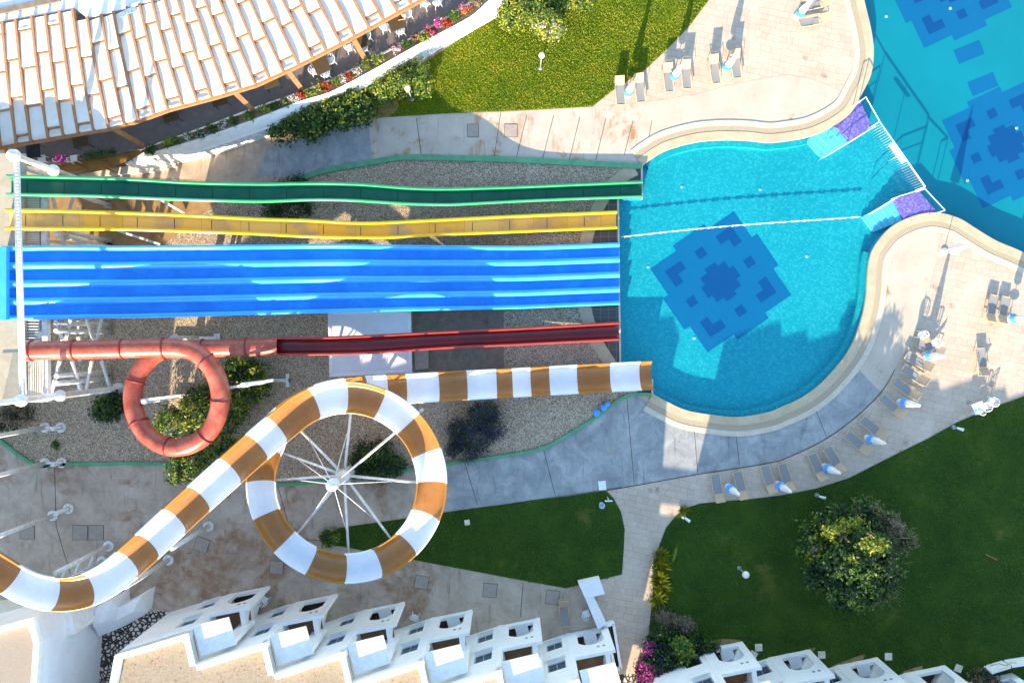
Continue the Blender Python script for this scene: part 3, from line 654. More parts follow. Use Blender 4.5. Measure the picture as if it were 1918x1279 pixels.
# brown and white striped half pipe
def chute():
    t = thing('water_slide', 'brown and white striped open spiral slide with a spoked support mast', 'water slide', P(661, 877, 0))
    inc = [(-190, 880, 8.0), (-120, 965, 7.85), (-60, 1030, 7.7), (0, 1072, 7.5), (50, 1100, 7.38), (100, 1112, 7.25), (150, 1108, 7.12), (200, 1086, 7.0), (250, 1046, 6.88), (300, 1000, 6.75), (352, 952, 6.65), (404, 905, 6.55), (456, 859, 6.45), (503, 817, 6.38)]
    pts = list(inc); n = 32
    ang0 = -43
    for k in range(n+1):
        a = ang0+k*11.0
        z = 6.3-2.15*k/n
        if a > 305: break
        rx = 160; pts.append((649+rx*math.sin(math.radians(a)), 904-rx*math.cos(math.radians(a)), z))
    pts += [(519, 800, 4.05), (556, 768, 3.8), (604, 745, 3.5), (655, 735, 3.1), (704, 731, 2.75), (760, 728, 2.4), (830, 724, 2.0), (900, 720, 1.55), (960, 717, 1.25), (1030, 713, 1.0), (1100, 709, .85), (1170, 705.5, .78), (1223, 702.5, .75)]
    scr = catmull([Vector(p) for p in pts], 8)
    # stripe boundaries, in photo pixels along the path
    bnd = [(-150, 930), (-100, 988), (-40, 1045), (20, 1083), (100, 1112), (165, 1103), (236, 1060), (278, 1022), (330, 975), (372, 934), (433, 880), (478, 840), (520, 802)]
    ba = [-23, -1, 23, 47, 69.5, 91, 113, 136, 159, 181, 204, 227, 249, 271, 293]
    bnd += [(649+160*math.sin(math.radians(a)), 904-160*math.cos(math.radians(a))) for a in ba]
    bnd += [(538, 782), (600, 746), (650, 735.5), (686, 732), (722, 730), (758, 728), (817, 725), (875, 721.5), (932, 718.5), (963, 717), (995, 715), (1028, 713), (1085, 710), (1142, 707), (1200, 704)]
    cut = []; i0 = 0
    for bx, by in bnd:
        best = min(range(i0, min(i0+90, len(scr))), key=lambda k: (scr[k].x-bx)**2+(scr[k].y-by)**2)
        cut.append(best); i0 = best+1
    cutset = sorted(set(cut)); path = [P(v.x, v.y, v.z) for v in scr]
    seg = []; s = 0
    for i in range(len(path)):
        while s < len(cutset) and i >= cutset[s]: s += 1
        seg.append(s)
    # half width in metres
    hw = []
    for i, v in enumerate(scr): hw.append(.93 if v.z > 6.4 else (.85+.08*max(0, (v.z-5.6)/.8) if v.z > 4.1 else .89))
    na = 14; rows = []
    for i, p in enumerate(path):
        d = path[min(i+1, len(path)-1)]-path[max(i-1, 0)]; d.z = 0; d.normalize(); nrm = Vector((-d.y, d.x, 0)); w = hw[i]
        inner = [p+nrm*(w*math.cos(math.pi*k/na))+Vector((0, 0, -.66*math.sin(math.pi*k/na))) for k in range(na+1)]
        outer = [p+nrm*((w+.07)*math.cos(math.pi*k/na))+Vector((0, 0, -.73*math.sin(math.pi*k/na))) for k in range(na, -1, -1)]
        rim = [p-nrm*(w+.10)+Vector((0, 0, .04)), ]
        rows.append([p+nrm*(w-.01)+Vector((0, 0, .05))]+inner[0:]+[p-nrm*(w-.01)+Vector((0, 0, .05)), p-nrm*(w+.10)+Vector((0, 0, .05))]+outer+[p+nrm*(w+.10)+Vector((0, 0, .05))])
    col0 = lambda s: 1 if s % 2 == 0 else 0
    # index parity: first ring brown stripe begins at angle -1
    ib = len([b for b in bnd[:13]])+1
    par = None
    k_ring = cutset.index(cut[14])+1
    MB().loft(rows, True, mifn=lambda i, j: 1 if (seg[i]-k_ring) % 2 == 0 else 0).build('chute', [M['chutewhite'], M['ochre']], t)
    # mast and spokes
    b = P(661, 877, 0); hb = MB().lathe([(.46, 0), (.46, .2), (.36, .3), (.36, 2.2), (.42, 2.25), (.42, 3.3), (.36, 3.35), (.34, 5.6), (.38, 5.7), (.38, 6.3), (.3, 6.6), (.01, 6.7)], b, 18).build('mast', M['steel'], t)
    ends = [(4, 0), (46, 1), (91, 0), (142, 0), (178, 0), (223, 0), (271, 0), (294, 0), (318, 0)]
    for a, lng in ends:
        ar = math.radians(a); k = (a+43)/11.0 if a > -43 else 0; z = 6.3-2.15*k/32-.84
        rr = 196 if lng else 168
        e = P(649+rr*math.sin(ar), 904-rr*math.cos(ar), z); s0 = Vector((b.x, b.y, 2.8))
        MB().tube([s0, e], [.1, .075], 8).build('spoke', M['steel'], t)
        m = s0.lerp(e, .62); top = Vector((b.x, b.y, 6.0))
        MB().tube([top, m], .028, 6).build('tie_rod', M['steel'], t)
        MB().box(e+Vector((0, 0, -.02)), (.2, .2, .12), -ar).build('bracket', M['steel'], t)
    # exit supports
    for x, y in ((705, 720), (820, 716), (990, 706)):
        c = P(x, y); MB().tube([c, c+Vector((0, 0, lerp_tab([(700, 2.1), (830, 1.3), (990, .5)], x)))], .09, 10).build('column', M['steel'], t)
    # columns with round bolted footings
    def fcol(bx, by, h, tx=None):
        c = P(bx, by); o = MB().tube([c+Vector((0, 0, .12)), c+Vector((0, 0, h))], [.16, .14], 12).build('column', M['steel'], t)
        f = MB().lathe([(.01, 0), (.36, 0), (.36, .1), (.33, .13), (.01, .13)], c, 20)
        for k in range(6): f.lathe([(.03, .12), (.03, .17), (.01, .18)], c+Vector((.25*math.cos(k*1.047), .25*math.sin(k*1.047), 0)), 6)
        f = f.build('footing', M['steel'], None); f.parent = o; f.matrix_parent_inverse = Matrix.Translation(-WL[t.name])
    for bx, by, h in ((85, 800, 7.8), (115, 800, 1.1), (86, 867, 7.8), (116, 866, 1.1), (100, 965, 7.6), (129, 952, 1.4), (204, 1022, 6.35), (192, 1051, 6.35), (391, 985, 5.9), (316, 1048, 6.1)): fcol(bx, by, h)
    for a, c2 in (((115, 800), (85, 800)), ((116, 866), (86, 867)), ((129, 952), (100, 965))):
        MB().bar(P(*a, .9), P(*c2, 1.1), .1, .1).build('brace', M['steel'], t)
    for z in (1.9, 3.6, 5.2): MB().bar(P(959+(204-959)*54/(54-z), 639.5+(1022-639.5)*54/(54-z), z), P(959+(192-959)*54/(54-z), 639.5+(1051-639.5)*54/(54-z), z), .1, .1).build('brace', M['steel'], t)
chute()

# start tower: deck, stairs, columns and overhead gantry
def tower():
    t = thing('slide_tower', 'white steel start tower with grating deck at the top of the slides', 'tower', P(203, 540, 0))
    zd = 6.75
    MB().prism(PX([(-160, 285), (46, 288), (46, 752), (-160, 775)], zd), zd-.2, zd).build('deck', M['deckgrating'], t)
    for y0, y1 in ((366, 392), (432, 461), (599, 640), (675, 752)):
        MB().box((P(66, (y0+y1)/2, zd-.5)), (1.0, P(0, y0, zd).y-P(0, y1, zd).y, .06)).build('landing', M['steelgrey'], t)
        m = MB(); x0 = 44
        for k in range(8): m.bar(P(x0+6+k*4.2, y0, zd-.22), P(x0+6+k*4.2, y1, zd-.22), .07, .05) if y1-y0 > 60 else m.bar(P(44, y0+2+k*(y1-y0-4)/7, zd-.22), P(74, y0+2+k*(y1-y0-4)/7, zd-.22), .06, .05)
        m.build('grating', M['cream'], t)
        MB().bar(P(44, y0, zd+.0), P(80, y0, zd-.1), .08, .1).build('stringer', M['steel'], t)
        MB().bar(P(44, y1, zd+.0), P(80, y1, zd-.1), .08, .1).build('stringer', M['steel'], t)
    MB().bar(P(84, 350, zd-.5), P(88, 752, zd-.5), .34, .34).build('edge_beam', M['steel'], t)
    for bx, by in ((203, 372), (203, 384), (203, 452), (203, 462), (203, 609), (203, 622), (204, 697), (204, 709)):
        c = P(bx, by); MB().tube([c, c+Vector((0, 0, zd-.5))], .15, 12).build('column', M['steel'], t)
        MB().box(c+Vector((0, 0, .1)), (.5, .5, .2)).build('footing', M['cover'], t)
    for y in (360, 400, 455, 610, 640, 668, 720):
        MB().bar(P(147, y-9, 3.4), P(150, y+9, 3.4), .22, .22).build('cross_beam', M['steel'], t)
    for a, b in (((104, 598, 6.3), (118, 640, 4.6)), ((132, 598, 5.4), (122, 642, 4.4)), ((162, 598, 4.4), (176, 640, 2.6)), ((190, 598, 2.8), (180, 641, 2.4)),
                 ((112, 676, 6.2), (96, 738, 5.2)), ((134, 676, 5.5), (153, 736, 3.0)), ((172, 676, 3.8), (160, 738, 3.0)), ((190, 676, 3.0), (207, 730, 1.0)),
                 ((98, 368, 6.2), (104, 391, 5.6)), ((138, 368, 5.0), (130, 392, 4.8)), ((112, 434, 6.2), (122, 462, 5.4)), ((128, 434, 5.4), (116, 462, 5.6)), ((88, 452, 6), (200, 462, 1)), ((300, 374, .8), (345, 400, .2)), ((220, 432, 1.2), (300, 458, .2))):
        MB().bar(P(*a), P(*b), .15, .15).build('brace', M['steel'], t)
    # masts with flanges and the ladder truss between their tops
    for fx, fy, bx, by in ((30, 293, 214, 363), (43, 749, 225, 727)):
        b = P(bx, by); top = P(fx, fy, 10.6)
        b = Vector((top.x, top.y, 0))
        MB().lathe([(.4, 0), (.4, .12), (.2, .14), (.19, 6.9), (.34, 6.95), (.34, 7.12), (.19, 7.15), (.17, 10.5), (.3, 10.55), (.36, 10.75), (.3, 11.0), (.02, 11.05)], b, 18).build('mast', M['steel'], t)
    top = P(43, 749, 10.6); MB().tube([Vector((top.x, top.y, 7.1)), Vector((top.x, top.y, 13))], .15, 12).build('mast', M['steel'], t)
    a0, a1 = P(26, 293, 10.7), P(39, 749, 10.7); b0, b1 = P(35, 293, 10.7), P(48, 749, 10.7)
    MB().tube([a0, a1], .055, 8).build('truss_chord', M['steel'], t); MB().tube([b0, b1], .055, 8).build('truss_chord', M['steel'], t)
    m = MB()
    for k in range(72): m.bar(a0.lerp(a1, (k+.5)/72), b0.lerp(b1, (k+.5)/72), .06, .06)
    m.build('truss_rungs', M['steel'], t)
    c0, c1 = P(30, 293, 10.2), P(43.5, 749, 10.2); MB().tube([c0, c1], .055, 8).build('truss_chord', M['steel'], t)
    # guard rail along the lower landing edge
    m = MB()
    for k in range(14): p = P(4+k*2.6, 752, zd); m.bar(p, p+Vector((0, 0, 1.1)), .03, .03)
    m.build('railing', M['steel'], t)
    m = MB(); m.tube([P(-40, 754, zd+1.1), P(44, 750, zd+1.1)], .04, 8).build('handrail', M['steel'], t)
tower()

# flat roofed pump house and slabs under the slides
t = thing('pump_house', 'low flat white pump house roof under the blue and red slides', 'shed', P(695, 640, 0))
MB().prism(PX([(622, 588), (764, 586), (766, 694), (624, 701)], .9), 0, .9).build('wall', M['white'], t)
MB().prism(PX([(614, 584), (770, 582), (772, 698), (617, 706)], 1.0), .92, 1.04).build('roof', M['chutewhite'], t)
m = MB(); q = PX([(618, 588), (766, 586), (768, 694), (621, 701)], 1.06)
for a, b in zip(q, q[1:]+q[:1]): m.bar(a, b, .14, .06)
m.build('roof_edge', M['white'], t)
struct(MB().prism(PX([(773, 584), (943, 580), (944, 690), (776, 697)], .05), 0, .07).build('concrete_slab', M['slab']))
tag(MB().prism(PX([(776, 655), (802, 654), (803, 690), (778, 692)], .3), .07, .5).build('pump_box', M['cover']), 'grey pump box beside the white pump house roof', 'box')
for k, (x, y, r, lb) in enumerate(((1117, 772.5, .23, 'largest and lowest of three pale blue round lids on the gravel'), (1130, 762.5, .2, 'middle one of three pale blue round lids on the gravel'), (1137, 756, .16, 'smallest and topmost of three pale blue round lids on the gravel'))):
    t = thing('drain_lid', lb, 'lid', P(x, y, 0), 'round lids on the gravel')
    MB().lathe([(r, 0), (r, .28), (.01, .28)], P(x, y), 20).build('collar', M['rope'], t); MB().lathe([(r+.03, .285), (r+.03, .32), (r*.5, .35), (.01, .355)], P(x, y), 20).build('cap', M['bluedisc'], t)

# ------------------------------------------------------------------ white apartment rows (stepped bays)
HR = 7.4
def G(x, y): return P(x, y, 0)          # plan position given in ground pixels
def v2(p): return Vector((p.x, p.y, 0))
def arch(u0, u1, zs_, zt, n=8, curve=.5):
    """sill flat, head curved"""
    pts = [(u0, zs_), (u1, zs_)]; zc = zt-curve
    pts.append((u1, zc))
    for k in range(1, n): a = math.pi*k/n/1; pts.append((u1+(u0-u1)*k/n, zc+curve*math.sin(a)**.7))
    pts.append((u0, zc)); return pts
def rectl(u0, u1, z0, z1): return [(u0, z0), (u1, z0), (u1, z1), (u0, z1)]
def window(b, p0, p1, u0, u1, z0, z1):
    d = (p1-p0).normalized(); n = Vector((d.y, -d.x, 0))
    c = p0+d*(u0+u1)/2+n*.17+Vector((0, 0, (z0+z1)/2)); ang = math.atan2(d.y, d.x)
    w = MB(); W, Hh = u1-u0, z1-z0
    for dx, dz, sx, sz in ((-W/2+.04, 0, .08, Hh), (W/2-.04, 0, .08, Hh), (0, 0, .05, Hh-.16), (0, -Hh/2+.04, W-.16, .08), (0, Hh/2-.04, W-.16, .08)):
        w.box(c+d*dx+Vector((0, 0, dz)), (sx, .07, sz), ang)
    f = w.build('window', M['steelgrey'], b)
    def sub(mb, nm, m):
        o = mb.build(nm, m, None); o.parent = f; o.matrix_parent_inverse = Matrix.Translation(-WL[b.name])
    sub(MB().box(c+n*.03, (W-.1, .02, Hh-.1), ang), 'pane', M['dark'])
    sub(MB().box(p0+d*(u0+u1)/2-n*.03+Vector((0, 0, z0-.05)), (W+.16, .3, .08), ang), 'sill', M['white_lit'])
def bay(b, dx, dy, left_end=None, table=True, last=False, eye=True):
    g = lambda x, y: G(x+dx, y+dy)
    Tm, S, B, Cc, Ap, T = g(448, 1162), g(562, 1125), g(632, 1111), g(615, 1141), g(608, 1167), g(574, 1177)
    W0 = left_end if left_end is not None else Tm
    Ls = (S-W0).length; off = (Tm-W0).length if left_end is not None else 0
    L0 = Ls-(S-Tm).length
    hl = [rectl(L0+2.62, L0+3.72, .7, 2.0), rectl(L0+2.55, L0+3.75, 3.85, 5.25)]
    MB().wall(W0, S, 0, HR, .3, hl).build('front_wall', M['white'], b)
    window(b, W0, S, L0+2.62, L0+3.72, .7, 2.0); window(b, W0, S, L0+2.55, L0+3.75, 3.85, 5.25)
    # setback wall beside the loggia
    MB().wall(S, T, 0, HR, .3, [rectl(.5, 1.5, 3.35, 5.5)]).build('side_wall', M['white'], b)
    # loggia front with the eye shaped opening, first floor parapet above
    LB = (B-S).length
    MB().wall(S, B, 0, 4.25, .2, [arch(.42, LB-.5, .6, 2.75, 8, .55)]).build('loggia_wall', M['white'], b)
    # flared side wall
    gr = [B, B.lerp(Cc, .5), Cc, Cc.lerp(Ap, .5), Ap]; top = [g(622, 1113), g(624, 1126), g(626, 1138), g(627.5, 1150), g(628, 1160)]
    rows = []; fr = [0, .25, .5, .75, 1]
    for k in range(5):
        col = []
        for f in fr:
            p = gr[k].lerp(top[k], f**1.6); col.append(Vector((p.x, p.y, 4.238*f)))
        rows.append(col+[Vector((q.x-.3, q.y-.05, q.z)) for q in reversed(col)])
    m = MB().loft(rows, True, sm=False)
    for r in (rows[0], rows[-1]): m.add(r, [list(range(len(r)))])
    m.build('loggia_wall', M['white'], b)
    # floors
    MB().prism([S, g(622, 1114), g(626, 1150), g(606, 1166), T], 3.1, 3.3).build('balcony_floor', M['terra'], b)
    MB().prism([S, B, Cc, Ap, T], .0, .06).build('patio_floor', M['patio'], b)
    # covering slab with lit edge
    MB().prism([g(564, 1118.5), g(622, 1104.5), g(635, 1149), g(577, 1168)], 6.78, 6.92).build('canopy_slab', M['white_lit'], b)
    MB().wall(g(634, 1148), g(609, 1156.5), 3.3, 6.78, .25).build('loggia_wall', M['white'], b)
    # two small vents above the eye
    d = (B-S).normalized(); n = Vector((d.y, -d.x, 0))
    for u in (LB*.62, LB*.76): MB().box(S+d*u-n*.01+Vector((0, 0, 3.3)), (.16, .05, .16), math.atan2(d.y, d.x)).build('vent', M['steelgrey'], b)
    return W0, S, T
def patio_table(dx, dy, label):
    c = G(599+dx, 1128.5+dy)
    t = thing('patio_table', label, 'table', (c.x, c.y, .06), 'patio tables inside the arched openings')
    o = MB().box(c+Vector((0, 0, .76)), (.85, .8, .05), .28); o.build('tabletop', M['rope'], t)
    for i in (-1, 1):
        for j_ in (-1, 1): MB().bar(c+Vector((i*.36, j_*.33, .06)), c+Vector((i*.36, j_*.33, .74)), .05, .05).build('leg', M['rope'], t)
RB = Vector((P(0, 0).x, 0, 0))
STEP = (126.3, 14.8)
def row(k0, k1, label, W0, loc, right):
    b = thing('apartment_building', label, 'building', loc)
    outline = []
    for k in range(k0, k1+1):
        dx, dy = STEP[0]*k, STEP[1]*k
        w_, S, T = bay(b, dx, dy, W0 if k == k0 else None)
        if k == k0: outline.append(w_)
        outline += [S, T]
    end = right[0]
    outline.append(end); outline += right[1:]
    o2 = [Vector((p.x, p.y, 0)) for p in outline]
    MB().prism(o2, HR-.62, HR-.5).build('roof', M['roofstain'] if k0 < 0 else M['roofgravel'], b)
    m = MB()
    k = len(o2)
    for i in range(k):      # parapet all round
        p, q = o2[i], o2[(i+1) % k]; d = (q-p); L = d.length; d.normalize(); n = Vector((d.y, -d.x, 0))
        m.bar(p+n*.17-d*.0+Vector((0, 0, HR-.22)), q+n*.17+d*.0+Vector((0, 0, HR-.22)), .34, .50+.004*(i % 3))
    m.build('parapet', M['white_lit'], b)
    for i in range(2*(k1-k0+1)+0, k):
        p, q = o2[i], o2[(i+1) % k]
        MB().wall(p, q, 0, HR-.5, .3).build('end_wall', M['white'], b)
    return b
left = row(-1, 4, 'long white stepped apartment row with flat beige roofs and arched patios at bottom left', G(317, 1146), G(700, 1200), [G(1095, 1232), G(1118, 1290), G(1100, 1560), G(230, 1560), G(308, 1195)])
rightb = row(6, 10, 'white stepped apartment row standing beside the dark lawn at bottom right', G(1216, 1248), G(1560, 1290), [G(1850, 1316), G(2100, 1390), G(2080, 1640), G(1210, 1640), G(1205, 1300)])
for k, lb in ((1, 'small white table in the patio opening third from the left of the white row'), (2, 'white table in the fourth patio opening, with an empty chair outside'), (3, 'white table in the patio opening second from the walkway'), (4, 'white table in the last patio opening beside the walkway'), (6, 'white table in the patio opening nearest the magenta bush'), (7, 'white table in the second patio opening right of the magenta bush'), (8, 'white table in the third patio opening right of the magenta bush')):
    patio_table(STEP[0]*k, STEP[1]*k, lb)
# unseen spans added south of the frame to cast shadow bars on the walkway
for y, z0, z1 in ((1345, 5.35, 6.0), (1340, 4.45, 4.85), (1335, 2.0, 2.75)):
    pass
t = thing('shadow_spans', 'unseen white spans added above the walkway to cast its shadow bars', 'shadow_caster', G(1165, 1345))
for y, z0, z1 in ((1345, 5.62, 6.21), (1345, 4.64, 5.03), (1345, 2.09, 2.88)):
    p, q = G(1112, y), G(1214, y+12); MB().bar(p+Vector((0, 0, (z0+z1)/2)), q+Vector((0, 0, (z0+z1)/2)), .9, z1-z0).build('span', M['white'], t)
# unseen block added to shade the gap, then the bottom left building
lk = thing('gap_sun_blocker', 'unseen white block added below the frame to keep sun out of the gap', 'building', G(250, 1380))
MB().prism([G(150, 1320), G(330, 1320), G(330, 1440), G(150, 1440)], 0, 7.0).build('wall', M['white'], lk)
t = thing('apartment_building', 'white block with beige flat roof at the bottom left corner', 'building', G(100, 1180))
A1, A2, A3 = P(62, 1156, HR), P(75, 1204, HR), P(69, 1290, HR)
pl = [v2(P(-760, 1370, HR)), v2(A1), v2(A2), v2(A3), v2(P(60, 1420, HR)), v2(P(-760, 1620, HR))]
MB().prism(pl, 0, HR-.45).build('wall', M['white'], t)
MB().prism([p+Vector((-.25 if i in (1, 2, 3, 4) else 0, -.25 if i in (0, 1) else 0, 0)) for i, p in enumerate(pl)], HR-.45, HR-.38).build('roof', M['roofgravel'], t)
m = MB()
for i in range(4):
    p, q = pl[i], pl[i+1]; d = (q-p).normalized(); n = Vector((d.y, -d.x, 0)); m.bar(p+n*.17+Vector((0, 0, HR-.2)), q+n*.17+Vector((0, 0, HR-.2)), .34, .55+.004*i)
m.build('parapet', M['white_lit'], t)
MB().prism([v2(P(70, 1150, 4.6)), v2(P(131, 1141, 4.6)), v2(P(142, 1186, 4.6)), v2(P(99, 1198, 4.6))], 0, 4.6).build('porch', M['white_lit'], t)
MB().bar(P(0, 1142, 3.0), P(64, 1136, 3.0), 1.2, .25).build('ledge', M['cream'], t)
MB().wall(P(178, 1131, 2.2), P(182, 1156, 2.2), 0, 2.2, .3).build('garden_wall', M['white'], t)
MB().prism(PX([(132, 1142), (178, 1131), (182, 1153), (142, 1166)], .03), .0, .05).build('patio_floor', M['terra'], t)
MB().wall(P(142, 1168, 1.6), P(200, 1152, 1.6), 0, 1.6, .28).build('garden_wall', M['white'], t)
# sculpted low wall
t = MB()
lw = [(181, 1136, 2.4), (196, 1130, 2.6), (208, 1124, 2.6), (214, 1131, 2.1), (222, 1137, 1.6), (234, 1132, 1.7), (250, 1123, 2.0), (263, 1117, 2.2), (268, 1126, 1.6), (276, 1145, .7)]
gl = [(214, 1128), (224, 1124), (233, 1120), (238, 1128), (243, 1133), (250, 1131), (262, 1127), (272, 1123), (275, 1132), (279, 1143)]
back = [(192, 1186), (204, 1182), (214, 1178), (222, 1175), (230, 1171), (239, 1167), (249, 1162), (258, 1157), (267, 1152), (276, 1147)]
topr = [P(a, b, z) for a, b, z in lw]; br = [P(a, b, .02) for a, b in back]
rows = []
for a, c_ in zip(topr, br):
    mid = a.lerp(c_, .5); mid.z = max(a.z*.85, .3)
    rows.append([Vector((a.x, a.y, 0)), a, mid+Vector((0, 0, .05)), Vector((c_.x, c_.y, .5)), c_])
tag(t.loft(rows, sm=False).add(rows[0], [list(range(5))]).add(rows[-1], [list(range(5))]).build('garden_wall', M['white']), 'low sculpted white wall with a curved notch below the striped slide', 'wall')
# boundary wall at the walkway
t = thing('garden_wall', 'bluish white L shaped garden wall between the small lawn and the walkway', 'wall', G(1110, 1130))
MB().prism(PX([(1084, 1094), (1124, 1085), (1133, 1112), (1112, 1117), (1096, 1120)], 1.0), 0, 1.0).build('wall_end', M['white'], t)
MB().prism(PX([(1093, 1112), (1112, 1117), (1136, 1168), (1120, 1178)], .9), 0, .92).build('wall', M['white'], t)
t = thing('planter_box', 'long narrow white planter with dark soil beside the last patio', 'planter', G(1148, 1210))
q = PX([(1134, 1172), (1149, 1167), (1163, 1252), (1152, 1250)], .5)
m = MB()
for a, b in zip(q, q[1:]+q[:1]): m.bar(Vector((a.x, a.y, .3)), Vector((b.x, b.y, .3)), .17, .6)
m.build('rim_wall', M['white'], t); MB().prism(q, .0, .35).build('soil', mat('soil', '#33302a', '#463d33', 6, .95, .05, .4, 20), t)
# last patio fence at the right corner
t = thing('patio_fence', 'low pale blue patio fence with gate at the bottom right corner', 'fence', G(1880, 1250))
MB().wall(P(1857, 1258, 1), P(1893, 1247, 1), 0, 1.0, .15).build('panel', M['white'], t); MB().wall(P(1896, 1246, 1), P(1960, 1236, 1), 0, 1.0, .15).build('panel', M['white'], t)
MB().tube([P(1856, 1246, 1.1), P(1870, 1242, 1.2), P(1885, 1246, 1.1), P(1893, 1240, 1.2), P(1904, 1241, 1.1)], .04, 6).build('rail', M['framebeige'], t)

# ------------------------------------------------------------------ terrace, wall, pergola
ZT = 2.2
eave = [(-40, 286), (0, 277), (62, 266), (150, 251), (207, 242), (262, 226), (317, 206), (400, 184), (480, 160), (562, 122), (640, 82), (692, 54), (790, 0), (860, -42), (930, -90)]
t_in = [(-60, 306), (60, 305), (162, 296), (270, 277), (375, 240), (480, 200), (562, 172), (640, 139), (705, 105), (780, 65), (875, 7), (960, -50)]
t_out = [(270, 290), (375, 259), (480, 222), (562, 190), (620, 172), (697, 132), (790, 80), (880, 32), (917, 0), (985, -50)]
b_out = [(284, 300), (375, 281), (480, 246), (580, 208), (680, 162), (730, 132), (855, 52), (900, 30), (955, -4), (1010, -44)]
floor_px = [(-200, 320)]+t_in+[(1000, -120), (-200, -120)]
o = MB(); fp = PX(floor_px, ZT); o.prism(fp, 0, ZT-.002); struct(o.build('terrace_floor', M['slate']))
tw = thing('terrace_wall', 'curved white terrace wall with planter ledge and perforated block base', 'wall', G(620, 180))
n_ = 60
ti = [P(x, lerp_tab(cm2(t_in, 6), x), ZT+.25) for x in np.linspace(262, 950, n_)]
def along(tab, z):
    c = PX(cm2(tab, 10), z); L = [0]
    for a, b in zip(c, c[1:]): L.append(L[-1]+(b-a).length)
    out = []
    for s in np.linspace(0, L[-1], n_):
        k = max(i for i in range(len(L)) if L[i] <= s+1e-9); k = min(k, len(c)-2); f = (s-L[k])/(L[k+1]-L[k]); out.append(c[k].lerp(c[k+1], f))
    return out
TI = along([p for p in t_in if p[0] >= 260], ZT+.1); TO = along(t_out, ZT+.35); BO = along(b_out, 1.55)
MB().loft([[Vector((a.x, a.y, ZT-.3)), Vector((a.x, a.y, ZT+.12)), a.lerp(b, .18)+Vector((0, 0, .05)), a.lerp(b, .25)+Vector((0, 0, -.1)), a.lerp(b, .9)+Vector((0, 0, -.1)), Vector((b.x, b.y, ZT+.35)), c, Vector((c.x, c.y, 1.4)), c.lerp(Vector((b.x, b.y, 1.4)), .4), Vector((b.x, b.y, 0))] for a, b, c in zip(TI, TO, BO)], sm=False).build('coping', M['white_lit'], tw)
MB().loft([[a.lerp(b, .22)+Vector((0, 0, .02)), a.lerp(b, .9)+Vector((0, 0, .02))] for a, b in zip(TI, TO)], sm=False).build('planting_soil', mat('planter_soil', '#6b5a44', '#8a7658', 6, .95, .05, .4, 20), tw)
lat = MB(); acc = 0; cc = [Vector((p.x, p.y, 0)) for p in BO]
dense = []
for a, b in zip(cc, cc[1:]):
    k = max(1, int(round((b-a).length/.36)))
    for i in range(k): dense.append((a.lerp(b, i/k), (b-a).normalized()))
for p, d in dense: lat.box(p+Vector((0, 0, .76)), (.13, .15, 1.3), math.atan2(d.y, d.x))
for z in (.08, .46, .82, 1.18, 1.47):
    for a, b in zip(cc, cc[1:]): lat.bar(a+Vector((0, 0, z)), b+Vector((0, 0, z)), .17, .13)
lat.build('perforated_blocks', M['white_lit'], tw)
MB().loft([[Vector((a.x, a.y, .0)), Vector((a.x, a.y, 1.5))] for a in offset(BO, .45)], sm=False).build('back_wall', M['slab'], tw)  # brown sheet behind the block holes, its colour standing in for shade

pg = thing('pergola', 'brown timber pergola roofed with staggered white shade cloth panels', 'pergola', G(330, 190))
ZE = 5.0
bot = [-24, 5, 35, 62, 94, 122, 150, 179, 207, 236, 262, 291, 317, 345, 372, 399, 426, 452, 480, 506, 532, 561, 586, 612, 639, 665, 692, 719, 745, 771, 797, 823]
slope = [(0, .105), (150, .155), (317, .27), (480, .42), (600, .52), (820, .56)]
upper = [(-60, 56), (0, 45), (110, 25), (140, 19), (162, 37), (212, 25), (275, 7), (312, -2), (420, -40), (600, -110), (830, -200)]
def rafter(i):
    x = bot[i]; y = lerp_tab(eave, x); s = lerp_tab(slope, x); t = 0
    while t < 330:
        t += 2; X, Y = x-s*t, y-t
        if Y < lerp_tab(upper, X): break
    def at(q, dz=0.0):
        q = min(q, t); wob = 2.2*math.sin(q/t*math.pi)*(1 if x < 400 else .4)
        return P(x-s*q-wob, y-q, ZE+.004*q+dz)
    return at, t
RF = [rafter(i) for i in range(len(bot))]
npan = 0; rest = MB()
for i, (at, tt) in enumerate(RF):
    pts = [at(tt*k/8, .0) for k in range(9)]
    m = MB()
    for a, b in zip(pts, pts[1:]): m.bar(a+Vector((0, 0, .14)), b+Vector((0, 0, .14)), .14, .3)
    m.build('rafter', M['wood'], pg)
